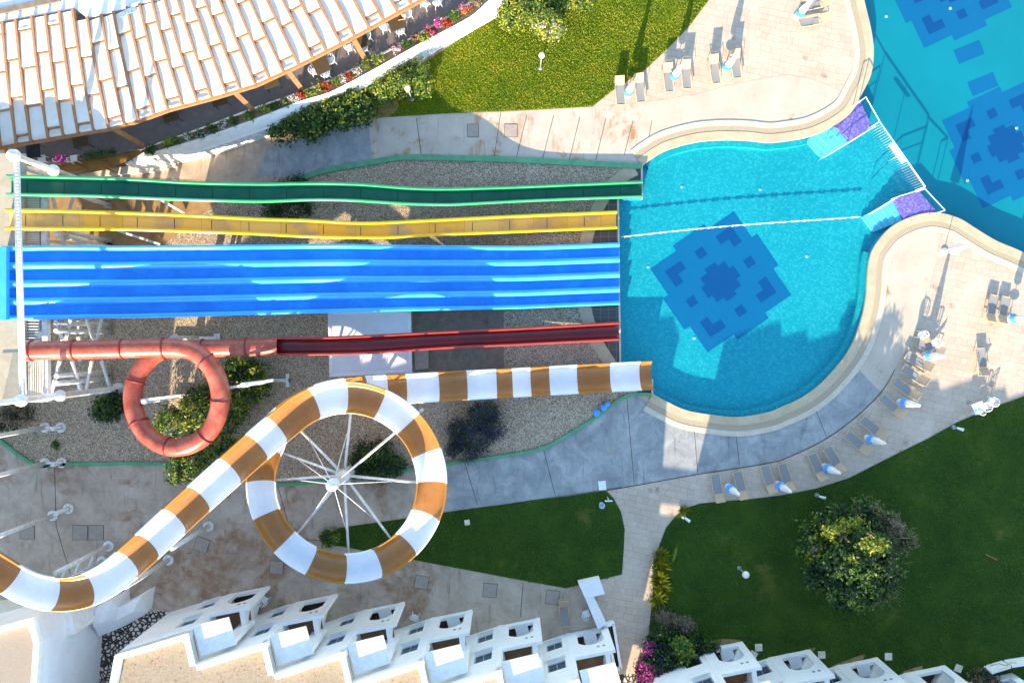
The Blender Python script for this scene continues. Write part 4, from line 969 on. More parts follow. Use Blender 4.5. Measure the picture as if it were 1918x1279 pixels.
for i in range(len(RF)-1):
    (a0, ta), (a1, tb) = RF[i], RF[i+1]
    st = 17 if i % 2 == 0 else 67
    st += R.uniform(-2, 2)
    cuts = [1.5, st]
    while cuts[-1]+74 < min(ta, tb): cuts.append(cuts[-1]+70)
    cuts.append(min(ta, tb))
    for c0, c1 in zip(cuts, cuts[1:]):
        if c1-c0 < 6: continue
        u0, u1 = c0+1.2, c1-1.8
        lift = R.uniform(.1, .17); rows = []
        A = lambda q: a0(q).lerp(a1(q), .09); Bq = lambda q: a0(q).lerp(a1(q), .91)
        nr = 6
        for k in range(nr+1):
            q = u0+(u1-u0-1.5)*k/nr; h = .10+lift*(1-k/nr)
            sag = .06*math.sin(math.pi*k/nr)
            p, r_ = A(q), Bq(q)
            rows.append([p+Vector((0, 0, h)), p.lerp(r_, .25)+Vector((0, 0, h-sag)), p.lerp(r_, .5)+Vector((0, 0, h-1.3*sag)), p.lerp(r_, .75)+Vector((0, 0, h-sag)), r_+Vector((0, 0, h))])
        # front lip folds down
        f = rows[0]; lip = [p+Vector((0, -.05, -.16)) for p in f]
        mb = MB().loft([lip]+rows)
        inframe = (a0(c1).y < 22.6)
        if inframe and npan < 99: mb.build('fabric_panel', M['fabric'], pg); npan += 1
        else: rest.loft([lip]+rows)
        if c0 > 3 and inframe: MB().bar(a0(c0, .16), a1(c0, .16), .07, .10).build('crossbar', M['wood'], pg)
if rest.f: o = rest.build('fabric_panels', M['fabric'], pg); o['kind'] = 'stuff'
m = MB(); ev = [RF[i][0](0, -.02) for i in range(len(RF))]
for a, b in zip(ev, ev[1:]): m.bar(a, b, .22, .26)
m.build('eave_beam', M['wood'], pg)
for (x, y), (x2, y2) in (((212, 241), (268, 272)), ((438, 172), (475, 207)), ((538, 132), (566, 168)), ((662, 74), (684, 112)), ((10, 276), (20, 300))):
    # leaning posts from the eave down to the terrace edge
    a = P(x, y, ZE-.1); b = P(x2, y2, ZT)
    m = MB().bar(a, b, .3, .22); m.build('post', M['wood'], pg)
tag(MB().prism(PX([(-100, -60), (300, -80), (312, -4), (275, 4), (212, 22), (163, 34), (140, 16), (110, 22), (0, 41), (-100, 60)], 5.9), 5.2, 5.9).build('flat_roof', M['white_lit']), 'flat white roof slab above the shade cloth pergola at top left', 'roof')
o = MB(); o.bar(P(-10, 24, 5.99), P(112, -2, 5.99), .35, .14)
tag(o.build('roof_gutter', M['slab']), 'stained gutter along the white roof at the top left corner', 'gutter')
m = MB().sheet([PX([(222, 24), (232, 20), (240, 16), (252, 12), (256, 17), (246, 23), (236, 26), (230, 31), (223, 30)], 6.35)])
tag(MB().prism(PX([(222, 24), (232, 19), (241, 15), (252, 11), (257, 17), (246, 23), (236, 26), (230, 31), (223, 30)], 6.3), 6.18, 6.24).build('towel', M['bluecloth']), 'blue cloth lying on the upper edge of the white shade panels', 'cloth')
# slatted brown screen below the terrace at left
t = thing('reed_screen', 'tan reed screen roof between the terrace and the green slide', 'screen', G(190, 310))
q = [P(100, 308, 2.0), P(190, 296, 2.0), P(262, 280, 2.0), P(268, 292, 1.7), P(200, 318, 1.5), P(112, 326, 1.5)]
MB().prism(q, 1.7, 1.78).build('screen_panel', mat('reed', '#9a7038', '#b98c4a', 8, .85, .1, .4, 60), t)
for a, b in (((135, 303), (165, 321)), ((180, 297), (212, 315)), ((226, 288), (250, 302)), ((100, 308), (112, 326))): MB().bar(P(*a, 1.86), P(*b, 1.86), .08, .1).build('batten', M['wood'], t)
for a in ((110, 324), (200, 316), (266, 290)):
    c = P(*a, 1.6); MB().bar(Vector((c.x, c.y, 0)), Vector((c.x, c.y, 1.68)), .1, .1).build('post', M['wood'], t)
t = thing('entrance_wall', 'white stepped end wall with trellis at the left end of the terrace wall', 'wall', G(290, 300))
MB().prism([v2(P(268, 280, 2.3)), v2(P(284, 298, 2.3)), v2(P(262, 308, 1.8)), v2(P(235, 308, 1.8))], 0, 1.9).build('wall', M['white_lit'], t)
MB().prism(PX([(150, 328), (262, 308), (322, 304), (330, 312), (290, 322), (170, 332)], .2), 0, .35).build('step', M['cream'], t)
MB().prism(PX([(262, 305), (318, 300), (326, 306), (268, 316)], .7), .35, .7).build('step', M['white_lit'], t)

# ------------------------------------------------------------------ pool gate, steps, railings, lane rope
def stepblock(poly, name, label):
    t = thing(name, label, 'platform', P(*poly[0]))
    q = PX(poly, 0); MB().prism(q, DEPTH, -.02).build('platform', M['purple'], t)
    return t
pf1 = stepblock([(1564, 237), (1592, 212), (1610, 186), (1633, 236), (1594, 266)], 'pool_platform', 'violet tiled platform at the upper end of the pool divider railing')
pf2 = stepblock([(1673, 374), (1722, 359), (1758, 399), (1725, 403), (1694, 413)], 'pool_platform', 'violet tiled platform at the lower end of the pool divider railing')
def steps(t, a0, a1, b0, b1, n=5):
    for k in range(n):
        f0, f1 = k/n, (k+1)/n; L = lambda p, q, f: (p[0]+(q[0]-p[0])*f, p[1]+(q[1]-p[1])*f)
        pts = [L(a0, a1, f0), L(a0, a1, f1), L(b0, b1, f1), L(b0, b1, f0)]
        z = -.13-.12*k
        MB().prism(PX(pts), DEPTH, z).build('step', M['steptile'], t)
steps(pf1, (1563, 236), (1514, 258), (1592, 266), (1546, 292))
steps(pf2, (1673, 375), (1622, 404), (1693, 413), (1644, 432))
rt = thing('pool_railing', 'white metal divider railing with net bars and a white sign board across the pool neck', 'railing', P(1690, 300, 0))
ZR = 1.15
def rail(pts, z=ZR, r=.03): 
    MB().tube([P(x, y, z) for x, y in pts], r, 8).build('rail', M['rope'], rt)
rail([(1611, 190), (1622, 182), (1648, 228)]); rail([(1648, 228), (1733, 350)], ZR, .045)
rail([(1732, 353), (1770, 394), (1757, 399)], ZR, .04)
for x, y in ((1611, 190), (1622, 182), (1648, 228), (1690, 289), (1732, 350), (1734, 353), (1770, 394), (1757, 399)):
    p = P(x, y, ZR); MB().tube([Vector((p.x, p.y, DEPTH)), p], .03, 8).build('post', M['rope'], rt)
m = MB(); a, b = P(1648, 228, ZR), P(1733, 350, ZR)
for k in range(1, 30):
    p = a.lerp(b, k/30); m.tube([Vector((p.x, p.y, DEPTH+.1)), p], .006, 5)
m.build('net_bars', M['rope'], rt)
m = MB()
for z in (-1.2,): m.tube([Vector((a.x, a.y, z)), Vector((b.x, b.y, z))], .012, 5)
m.build('net_wires', M['rope'], rt)
p, q = P(1671, 268, .97), P(1696, 303, .97); d = (q-p).normalized()
MB().box((p+q)/2+Vector((-.12, -.07, .06)), ((q-p).length, .36, .05), math.atan2(d.y, d.x), tilt=Matrix.Rotation(math.radians(-12), 3, 'X')).build('sign_board', M['rope'], rt)
for nm, pts, lb in (('a', [(1548, 292), (1598, 262), (1640, 236)], 'white handrail along the steps of the upper violet platform'), ('b', [(1633, 399), (1683, 368), (1730, 354)], 'white handrail along the steps of the lower violet platform')):
    hz = (.55, .85, .9); top = [P(x, y, z) for (x, y), z in zip(pts, hz)]
    t = thing('handrail', lb, 'handrail', Vector((top[0].x, top[0].y, DEPTH)))
    MB().tube([Vector((top[0].x, top[0].y, DEPTH))]+top, .035, 8).build('rail', M['rope'], t)
    MB().tube([p+Vector((0, 0, -.4)) for p in top], .022, 8).build('lower_rail', M['rope'], t)
    for p in top[1:]: MB().tube([Vector((p.x, p.y, DEPTH)), p], .025, 8).build('post', M['rope'], t)
t = thing('lane_rope', 'white floating lane rope stretched across the splash pool', 'lane rope', P(1165, 443, -.05))
pa, pb = P(1163, 444, -.06), P(1612, 404, -.06)
rp = [pa.lerp(pb, k/60)+Vector((0, .10*math.sin(math.pi*k/60*1.3), 0)) for k in range(61)]
MB().tube(rp, .02, 6).build('cord', M['rope'], t)
f0 = None
for k in range(1, 60, 1):
    if k % 3 == 0: continue
    if f0 is None:
        f0 = MB().lathe([(.01, -.13), (.045, -.1), (.06, 0), (.045, .1), (.01, .13)], (0, 0, 0), 10).build('float', M['rope'], t); f0.rotation_euler = (0, math.pi/2, math.radians(5))
        WLo = Vector(WL[t.name]); f0.location = rp[k]-WLo
        # mesh was shifted by the parent offset: undo
        f0.data.transform(Matrix.Translation(WLo)); fl = f0
    else: fl = f0.copy(); C.objects.link(fl); fl.parent = t; fl.location = rp[k]-WLo

# ------------------------------------------------------------------ loungers, parasols, chairs, tables
def mk_lounger():
    t = thing('sun_lounger', '', 'sun lounger', (0, 0, 0), 'sun loungers round the pools')
    W = .31; zb = .36; hx = 1.32; ang = math.radians(38); L = .66
    hp = Vector((hx+L*math.cos(ang), 0, zb+L*math.sin(ang)))
    MB().tube([(0, -W, zb), (1.85, -W, zb)], .022, 6).tube([(0, W, zb), (1.85, W, zb)], .022, 6).tube([(0, -W, zb), (0, W, zb)], .022, 6).tube([(1.85, -W, zb), (1.85, W, zb)], .022, 6).build('frame', M['framebeige'], t)
    MB().loft([[(x, -W+.03, zb+.012-.02*math.sin(math.pi*x/hx)), (x, 0, zb-.012-.03*math.sin(math.pi*x/hx)), (x, W-.03, zb+.012-.02*math.sin(math.pi*x/hx))] for x in np.linspace(.02, hx, 9)]).build('seat', M['sling'], t)
    MB().loft([[(hx+(hp.x-hx)*f, y, zb+.02+(hp.z-zb)*f-.02*(1-abs(y)/W)) for y in (-W+.02, 0, W-.02)] for f in np.linspace(0, 1, 5)]).build('backrest', M['slingtan'], t)
    MB().tube([(hx, -W, zb), (hp.x, -W, hp.z), (hp.x, W, hp.z), (hx, W, zb)], .02, 6).build('back_frame', M['framebeige'], t)
    for x in (.25, 1.55):
        for y in (-W, W): MB().tube([(x, y, zb), (x+(.06 if x > 1 else -.06), y*1.05, 0)], .02, 6).build('leg', M['framebeige'], t)
    for y in (-W-.02, W+.02): MB().tube([(.75, y, zb), (.8, y*1.06, zb+.2), (1.3, y*1.06, zb+.22), (1.4, y, zb+.1)], .018, 6).build('armrest', M['framebeige'], t)
    return t
LG = [((1163, 197), (1160, 147), 'cream lounger leftmost on the upper paving, its head towards the bright lawn'),
      ((1201, 192), (1196, 143), 'cream lounger just right of the leftmost white parasol on the upper paving'),
      ((1254, 173), (1250, 122), 'cream lounger left of the middle parasol on the upper paving'),
      ((1287, 167), (1284, 115), 'cream lounger right of the middle parasol on the upper paving'),
      ((1342, 157), (1335, 103), 'cream lounger left of the third parasol on the upper paving'),
      ((1381, 147), (1376, 96), 'cream lounger right of the third parasol on the upper paving'),
      ((1497, 44), (1537, 36), 'low cream lounger nearest the blue tray parasol at the top of the deck'),
      ((1500, 14), (1532, 6), 'cream lounger at the top edge of the frame beside the parasol'),
      ((1862, 553), (1853, 605), 'left one of two loungers with long shadows on the sunny right deck'),
      ((1884, 556), (1875, 608), 'right one of two loungers with long shadows on the sunny right deck'),
      ((1836, 652), (1843, 700), 'single pale lounger standing alone on the sunny paving'),
      ((1716, 640), (1770, 662), 'lounger just above the parasol at the sunlit end of the diagonal row'),
      ((1697, 664), (1752, 694), 'lounger just below the parasol at the sunlit end of the diagonal row'),
      ((1690, 688), (1740, 720), 'half sunlit lounger at the edge of the big shadow'),
      ((1675, 714), (1722, 745), 'shaded lounger above the parasol in the diagonal row'),
      ((1650, 743), (1692, 780), 'shaded lounger below the parasol in the diagonal row'),
      ((1614, 785), (1655, 817), 'shaded lounger above the parasol in the middle of the curved row'),
      ((1585, 812), (1625, 845), 'shaded lounger below the parasol in the middle of the curved row'),
      ((1548, 838), (1574, 880), 'shaded lounger right of a parasol and close to the dark lawn'),
      ((1520, 850), (1541, 896), 'flat cream lounger lighter than its shaded neighbours'),
      ((1464, 868), (1480, 915), 'shaded lounger right of the parasol second from the left'),
      ((1432, 872), (1447, 920), 'shaded lounger left of the parasol second from the left'),
      ((1381, 883), (1393, 934), 'shaded lounger right of the leftmost parasol on the lower paving'),
      ((1339, 888), (1349, 941), 'shaded lounger leftmost on the lower paving with its head on the lawn edge'),
      ((1058, 1172), (1055, 1112), 'dark lounger standing on the concrete by the last patio')]
l0 = None
for (fx, fy), (hx, hy), lb in LG:
    a, b = P(fx, fy, .3), P(hx, hy, .5); d = b-a
    if l0 is None:
        l0 = mk_lounger(); proto = l0
        l0['label'] = lb; l0.location = (a.x, a.y, .008); l0.rotation_euler = (0, 0, math.atan2(d.y, d.x))
    else: dup(l0, (a.x, a.y, .008), math.atan2(d.y, d.x), lb)
def mk_parasol():
    t = thing('parasol', '', 'parasol', (0, 0, 0), 'folded parasols beside the loungers')
    MB().tube([(0, 0, 0), (0, 0, 2.7)], .022, 8).build('pole', M['rope'], t)
    MB().lathe([(.01, 0), (.27, 0), (.27, .07), (.06, .12), (.04, .3)], (0, 0, 0), 18).build('base', M['rope'], t)
    MB().lathe([(.02, .60), (.33, .60), (.34, .62), (.33, .64), (.02, .64)], (0, 0, 0), 24).build('tray', M['bluedisc'], t)
    mod = lambda k, n, z: 1+.22*math.cos(8*2*math.pi*k/n)*max(0, (2.2-z)/1.3)
    MB().lathe([(.05, .95), (.2, .93), (.215, 1.1), (.2, 1.5), (.16, 1.85), (.13, 2.05), (.15, 2.15), (.1, 2.5), (.03, 2.7), (.005, 2.78)], (0, 0, 0), 48, mod=mod).build('canopy', M['canvas'], t)
    MB().lathe([(.17, 1.66), (.18, 1.7), (.165, 1.74)], (0, 0, 0), 18).build('tie_strap', M['rope'], t)
    return t
PS = [((1176, 175), 'white folded parasol between the two leftmost loungers on the upper paving'), ((1262, 145), 'white folded parasol in the middle of the upper lounger row'), ((1360, 128), 'white folded parasol rightmost in the upper lounger row'),
      ((1496, 28), 'folded parasol with a blue tray at the top of the deck'), ((1894, 597), 'folded parasol beside the two sunny loungers at the right edge'), ((1736, 666), 'folded parasol in sunlight at the top of the diagonal lounger row'),
      ((1690, 754), 'folded parasol with blue tray, nearest the sunlit part of the shaded row'), ((1628, 822), 'folded parasol with blue tray in the middle of the curved row'), ((1547, 876), 'folded parasol with blue tray right of the flat cream lounger'),
      ((1459, 909), 'folded parasol with blue tray, second from the left of the lower paving'), ((1366, 914), 'folded parasol with blue tray, leftmost of the lower paving')]
p0 = None
for i, ((x, y), lb) in enumerate(PS):
    c = P(x, y, .3); c.z = .008
    if p0 is None: p0 = mk_parasol(); p0['label'] = lb; p0.location = c
    else: dup(p0, c, i*.7, lb)
# plain parasol near the pool neck
t = thing('parasol', 'narrow folded parasol without tray, alone on the deck by the pool neck', 'parasol', P(1768, 471, 0))
c = P(1768, 471, 0)
MB().tube([c, c+Vector((0, 0, 2.95))], .028, 8).build('pole', M['rope'], t)
MB().lathe([(.01, 0), (.24, 0), (.24, .1), (.05, .14)], c, 18).build('base', M['rope'], t)
MB().lathe([(.05, 1.1), (.28, 1.05), (.27, 1.3), (.2, 1.9), (.13, 2.4), (.04, 2.85), (.01, 2.95)], c, 48, mod=lambda k, n, z: 1+.25*math.cos(8*2*math.pi*k/n)*max(0, (2.6-z)/1.5)).build('canopy', M['canvas'], t)

def mk_chair():
    t = thing('garden_chair', '', 'chair', (0, 0, 0), 'white garden chairs')
    z = .44
    MB().loft([[(-.2, -.2, z), (-.2, .2, z)], [(0, -.23, z-.015), (0, .23, z-.015)], [(.22, -.22, z), (.22, .22, z)], [(.235, -.2, z-.05), (.235, .2, z-.05)]]).build('seat', M['rope'], t)
    rows = []
    for k in range(13):
        a = math.radians(80+200*k/12); r = .29
        top = .66+.2*math.sin(math.pi*k/12)**.8
        rows.append([(r*.93*math.cos(a)+.02, r*.95*math.sin(a), z+.02), (r*1.05*math.cos(a)+.0, r*1.05*math.sin(a), top), (r*1.18*math.cos(a), r*1.18*math.sin(a), top+.005), (r*1.12*math.cos(a), r*1.12*math.sin(a), top-.05)])
    m = MB()
    for r in rows[::2]: m.bar(r[0], r[1], .05, .02)
    m.build('back_slats', M['rope'], t)
    MB().loft([r[1:] for r in rows]).build('back_rail', M['rope'], t)
    for a in (45, 135, 225, 315):
        c, s = math.cos(math.radians(a)), math.sin(math.radians(a)); MB().tube([(.28*c, .28*s, z), (.36*c, .36*s, 0)], .022, 6).build('leg', M['rope'], t)
    return t
CH = [((589, 133), 20, 2.2, 'white chair left of the fully visible brown table on the terrace'), ((620, 113), 200, 2.2, 'white chair right of the fully visible brown table on the terrace'), ((610, 139), 110, 2.2, 'white chair at the lower side of the fully visible brown table'),
      ((655, 89), 20, 2.2, 'white chair left of the leaning post on the terrace'), ((687, 69), 205, 2.2, 'white chair right of the half hidden table by the leaning post'), ((681, 92), 115, 2.2, 'white chair right below the leaning post on the terrace'),
      ((721, 51), 15, 2.2, 'white chair left of the table with the seated person'), ((750, 59), 110, 2.2, 'white chair below the table with the seated person'), ((763, 27), 205, 2.2, 'white chair in which the brown haired person sits'),
      ((796, 7), 60, 2.2, 'left one of two white chairs at the top edge of the terrace'), ((819, 5), 110, 2.2, 'right one of two white chairs at the top edge of the terrace'), ((137, 297), 100, 2.2, 'white chair beside the pink cloth on the left terrace'),
      ((1845, 762), 200, 0, 'white plastic chair in the middle of the cluster by the lawn edge'), ((1858, 752), 150, 0, 'white plastic chair rightmost in the cluster by the lawn edge'), ((1836, 768), 60, 0, 'white plastic chair lowest in the cluster by the lawn edge'),
      ((776, 1157), 250, 0, 'white chair standing outside the fourth patio opening'), ((1098, 1150), 20, 0, 'white chair beside the L shaped garden wall'), ((494, 1124), 60, 0, 'white chair outside the second patio of the row'),
      ((1727, 628), 250, 0, 'pale chair left end of the small group above the diagonal loungers'), ((1752, 642), 200, 0, 'pale chair right end of the small group above the diagonal loungers')]
c0 = None
for (x, y), a, z, lb in CH:
    c = P(x, y, z+.5); c.z = z+.008
    if c0 is None: c0 = mk_chair(); c0['label'] = lb; c0.location = c; c0.rotation_euler = (0, 0, math.radians(a))
    else: dup(c0, c, math.radians(a), lb)
def table(x, y, a, z, top, label, w=1.0, d=1.0, h=.74, m='darktable'):
    c = P(x, y, z+h); c.z = z
    t = thing('table', label, 'table', c); ar = math.radians(a)
    MB().box(c+Vector((0, 0, h)), (w, d, .04), ar).build('tabletop', M[m], t)
    for i in (-1, 1):
        for j_ in (-1, 1):
            o = Vector((i*(w/2-.07), j_*(d/2-.07), 0)); o.rotate(Matrix.Rotation(ar, 3, 'Z'))
            MB().tube([c+o, c+o+Vector((0, 0, h))], .025, 6).build('leg', M['rope' if m == 'rope' else 'dark'], t)
for tb in ((602, 123, 25, 2.2, 1, 'brown square table fully visible on the terrace'), (675, 76, 25, 2.2, 1, 'brown table half hidden beside the leaning post'), (742, 42, 25, 2.2, 1, 'brown table at which the person sits'),
           (506, 150, 18, 2.2, 1, 'brown table half under the pergola edge, right of the long planter'), (318, 214, 18, 2.2, 1, 'brown table under the pergola edge near the middle'), (410, 184, 18, 2.2, 1, 'brown table under the pergola edge left of the leaning post'), (150, 261, 12, 2.2, 1, 'dark table under the pergola edge at left')): table(*tb)
table(62, 283, 5, 2.2, 1, 'glass table with thin white frame on the left terrace', .9, .9, .74, 'dark')
table(78, 298, 8, 2.2, 1, 'white plastic table beside the pink cloth on the left terrace', .5, .5, .5, 'rope')
table(1833, 764, 20, 0, 1, 'white plastic table in the chair cluster by the lawn edge', .75, .75, .7, 'rope')
table(1128, 909, 5, 0, 1, 'small white table at the corner of the small lawn', .5, .6, .55, 'rope')
table(1740, 633, 25, 0, 1, 'low table in the group above the diagonal loungers', .7, .5, .45, 'slingtan')
# pink cloth on a chair back
c = P(110, 297, 2.9); rows = []
for i in range(7):
    rows.append([c+Vector(((i-3)*.1, (j-3)*.1, .12*math.cos(i*1.1)*math.cos(j*.9)-.03*((i-3)**2+(j-3)**2)*.35)) for j in range(7)])
tag(MB().loft(rows).build('towel', M['pink']), 'bright pink cloth crumpled on a chair on the left terrace', 'cloth')
c = P(110, 297, 2.7); c.z = 2.208; dup(c0, c, 1.9, 'white chair carrying the bright pink cloth')

# globe lamps and spotlights
def lamp(x, y, h, label, r=.2):
    c = P(x, y, 0); t = thing('garden_lamp', label, 'lamp', c, 'globe lamps on the lawns')
    MB().tube([c, c+Vector((0, 0, h-r))], .05, 10).build('pole', M['steelgrey'], t)
    MB().lathe([(.14, 0), (.14, .08), (.06, .12)], c, 14).build('base', M['steelgrey'], t)
    MB().lathe([(r*math.sin(math.pi*k/12)+.002, h-r*math.cos(math.pi*k/12)) for k in range(13)], c, 20).build('globe', M['globe'], t)
lamp(1012, 129, 2.5, 'globe lamp on the bright lawn at the top'); lamp(772, 187, 2.4, 'globe lamp beside the clipped hedge'); lamp(1384, 1063, 1.6, 'globe lamp on the dark lawn left of the big tree', .24)
def spot(x, y, a, label):
    c = P(x, y, 0); t = thing('spotlight', label, 'spotlight', c, 'small spotlights on the lawn edge')
    MB().lathe([(.16, .0), (.16, .06), (.03, .08), (.03, .35)], c, 14).build('base', M['steelgrey'], t)
    d = Vector((math.cos(a), math.sin(a), .3)); MB().tube([c+Vector((0, 0, .38)), c+Vector((0, 0, .38))+d*.42], [.07, .11], 12).build('head', M['rope'], t)
spot(1786, 800, -.3, 'small spotlight on the dark lawn below the white chair cluster'); spot(1530, 927, -.3, 'small spotlight on the dark lawn above the big tree'); spot(1280, 967, -.6, 'small spotlight where the walkway meets the dark lawn')
t = thing('stand_post', 'white T shaped post on the tip of the small lawn', 'post', P(1138, 930))
c = P(1137, 930); MB().tube([c, c+Vector((0, 0, .9))], .03, 8).build('pole', M['rope'], t); MB().box(c+Vector((0, -.1, .92)), (.5, .08, .06)).build('crossbar', M['rope'], t)
t = thing('litter_bin', 'small white bin beside the T shaped post', 'bin', P(1127, 944)); c = P(1126, 944)
MB().lathe([(.01, 0), (.16, 0), (.2, .5), (.17, .5), (.15, .1), (.01, .1)], c, 16).build('bucket', M['rope'], t); MB().lathe([(.2, .5), (.215, .53), (.19, .53)], c, 16).build('rim', M['bluedisc'], t)
def cover(x, y, w, d, a, label, m='cover'):
    t = thing('access_cover', label, 'cover', P(x, y), 'access covers set in the ground'); c = P(x, y, .012); ar = math.radians(a)
    MB().box(c, (w, d, .02), ar).build('frame', M['joint'], t); MB().box(c+Vector((0, 0, .008)), (w-.06, d-.06, .02), ar).build('plate', M[m], t)
for cv in ((150, 997, 1.05, 1.0, 0, 'square cover left of the striped slide, left one of a pair'), (180, 997, 1.05, 1.0, 0, 'square cover left of the striped slide, right one of a pair'), (278, 1010-14, 1.0, .9, 0, 'square cover partly under the striped slide'), (378, 1020, .95, .95, -20, 'tilted square cover below the round footing'), (51, 997, 1.0, .9, 0, 'square cover nearest the left edge'), (790, 1090, .95, .9, -10, 'pale square cover below the ring of the striped slide'), (918, 1105, .95, .95, -6, 'outlined square cover in the brown stained concrete'), (1035, 1118, .95, .95, -8, 'pale square cover near the dark lounger'), (518, 1062, .95, .9, -2, 'square cover left of the ring bottom'), (957, 245, .9, .9, 0, 'pale square cover in the upper path'), (886, 245, .8, .9, 0, 'stained square cover in the upper path')): cover(*cv)
for x, y, a, lb in ((875, 978, 10, 'single white tile on the small dark lawn'), (1421, 1212, 3, 'pale square slab right of the first right hand bay'), (1411, 1226, -25, 'tilted pale slab touching the first right hand bay'), (1539, 1226, 3, 'pale square slab right of the second right hand bay'), (1664, 1229, 0, 'pale square slab right of the third right hand bay'), (1795, 1251, -20, 'tilted pale slab right of the fourth right hand bay')):
    w_ = .36 if x == 875 else .5
    tag(MB().box(P(x, y, .05), (w_, w_, .06), math.radians(a)).build('paving_slab', M['cream'], bevel=.01), lb, 'slab')
t = MB(); t.tube([P(1846, 1038, .06), P(1868, 1048, .06)], .035, 6); tag(t.build('fallen_branch', M['wood']), 'short dry stick lying on the dark lawn', 'stick')

# person on the terrace
def person():
    c = P(758, 30, 2.2+.6); z0 = 2.2
    t = thing('person', 'person with brown hair in a pale pink top sitting at a terrace table', 'person', (c.x, c.y, z0))
    f = Vector((-.86, -.5, 0)).normalized(); s = Vector((-f.y, f.x, 0))
    V = []; E = []; RR = []
    def v(a, b, z, r): V.append(c*1+f*a+s*b+Vector((0, 0, z0+z-c.z))); RR.append(r); return len(V)-1
    def e(a, b): E.append((a, b)); return b
    pel = v(0, 0, .52, .14); ab = e(pel, v(.02, 0, .72, .125)); ch = e(ab, v(.03, 0, .92, .14)); nk = e(ch, v(.05, 0, 1.08, .055)); hd = e(nk, v(.08, 0, 1.17, .085)); e(hd, v(.1, 0, 1.28, .095))
    for g in (-1, 1):
        h = e(pel, v(.08, g*.1, .5, .09)); k = e(h, v(.45, g*.12, .5, .065)); an = e(k, v(.47, g*.12, .1, .04)); e(an, v(.6, g*.13, .04, .035))
        sh = e(ch, v(.03, g*.19, .97, .055)); el = e(sh, v(.12, g*.25, .74, .042)); wr = e(el, v(.36, g*.17, .80, .03)); pm = e(wr, v(.42, g*.15, .81, .028))
        for q, (o, l) in enumerate(((-.03, .07), (-.01, .085), (.01, .08), (.028, .062))):
            a = e(pm, v(.45, g*.15+o, .81, .009)); m_ = e(a, v(.45+l*.55, g*.15+o*1.15, .805, .009)); e(m_, v(.45+l*.9, g*.15+o*1.15, .79, .008))
        a = e(pm, v(.43, g*.15-g*.045, .80, .011)); e(a, v(.47, g*.15-g*.055, .80, .009))
    me = bpy.data.meshes.new('body'); me.from_pydata([tuple(p-Vector((c.x, c.y, z0))) for p in V], E, []); me.materials.append(M['skin'])
    o = bpy.data.objects.new('body', me); link(o, t)
    sk = o.modifiers.new('skin', 'SKIN'); me.skin_vertices or None
    for i, r in enumerate(RR): me.skin_vertices[0].data[i].radius = (r, r)
    me.skin_vertices[0].data[0].use_root = True
    o.modifiers.new('sub', 'SUBSURF').levels = 1
    hc = c*1+f*.09; hc.z = z0+1.25
    MB().lathe([(.03, .125), (.08, .11), (.115, .06), (.125, 0), (.12, -.08), (.1, -.16), (.085, -.17)], hc-f*.03, 18).build('hair', M['hair'], t)
    b = c*1; b.z = z0
    rows = [[b+f*(.02+r1*math.cos(2*math.pi*k/16))+s*(r2*math.sin(2*math.pi*k/16))+Vector((0, 0, z)) for k in range(16)] for z, r1, r2 in ((.5, .17, .2), (.7, .15, .165), (.9, .165, .2), (.99, .13, .23), (1.05, .08, .1))]
    MB().loft(rows, True).build('shirt', M['shirt'], t)
person()

# ------------------------------------------------------------------ vegetation
rng = np.random.default_rng(3)
def leaf_mesh(cen, nrm, size, aspect=.55, mi=None, jit=.35):
    """quad leaves: centres (n,3), normals (n,3), size (n,)"""
    n = len(cen)
    nrm = nrm+rng.normal(0, jit, (n, 3)); nrm /= np.linalg.norm(nrm, axis=1)[:, None]+1e-9
    t = rng.normal(0, 1, (n, 3)); t -= (t*nrm).sum(1)[:, None]*nrm; t /= np.linalg.norm(t, axis=1)[:, None]+1e-9
    b = np.cross(nrm, t); s = size[:, None]
    v = np.stack([cen-t*s*.5, cen+b*s*aspect*.5+nrm*s*.08, cen+t*s*.5-nrm*s*.12, cen-b*s*aspect*.5+nrm*s*.08], 1).reshape(-1, 3)
    return v
def mk_mesh(name, v, mats, mi, parent=None, off=(0, 0, 0)):
    n = len(v)//4; me = bpy.data.meshes.new(name); v = v-np.array(off)
    me.vertices.add(n*4); me.vertices.foreach_set('co', v.astype(np.float32).ravel())
    me.loops.add(n*4); me.loops.foreach_set('vertex_index', np.arange(n*4, dtype=np.int32))
    me.polygons.add(n); me.polygons.foreach_set('loop_start', np.arange(0, n*4, 4, dtype=np.int32)); me.polygons.foreach_set('loop_total', np.full(n, 4, dtype=np.int32))
    for m in mats: me.materials.append(m)
    me.polygons.foreach_set('material_index', mi.astype(np.int32)); me.update(); me.validate()
    o = bpy.data.objects.new(name, me); link(o, parent); return o
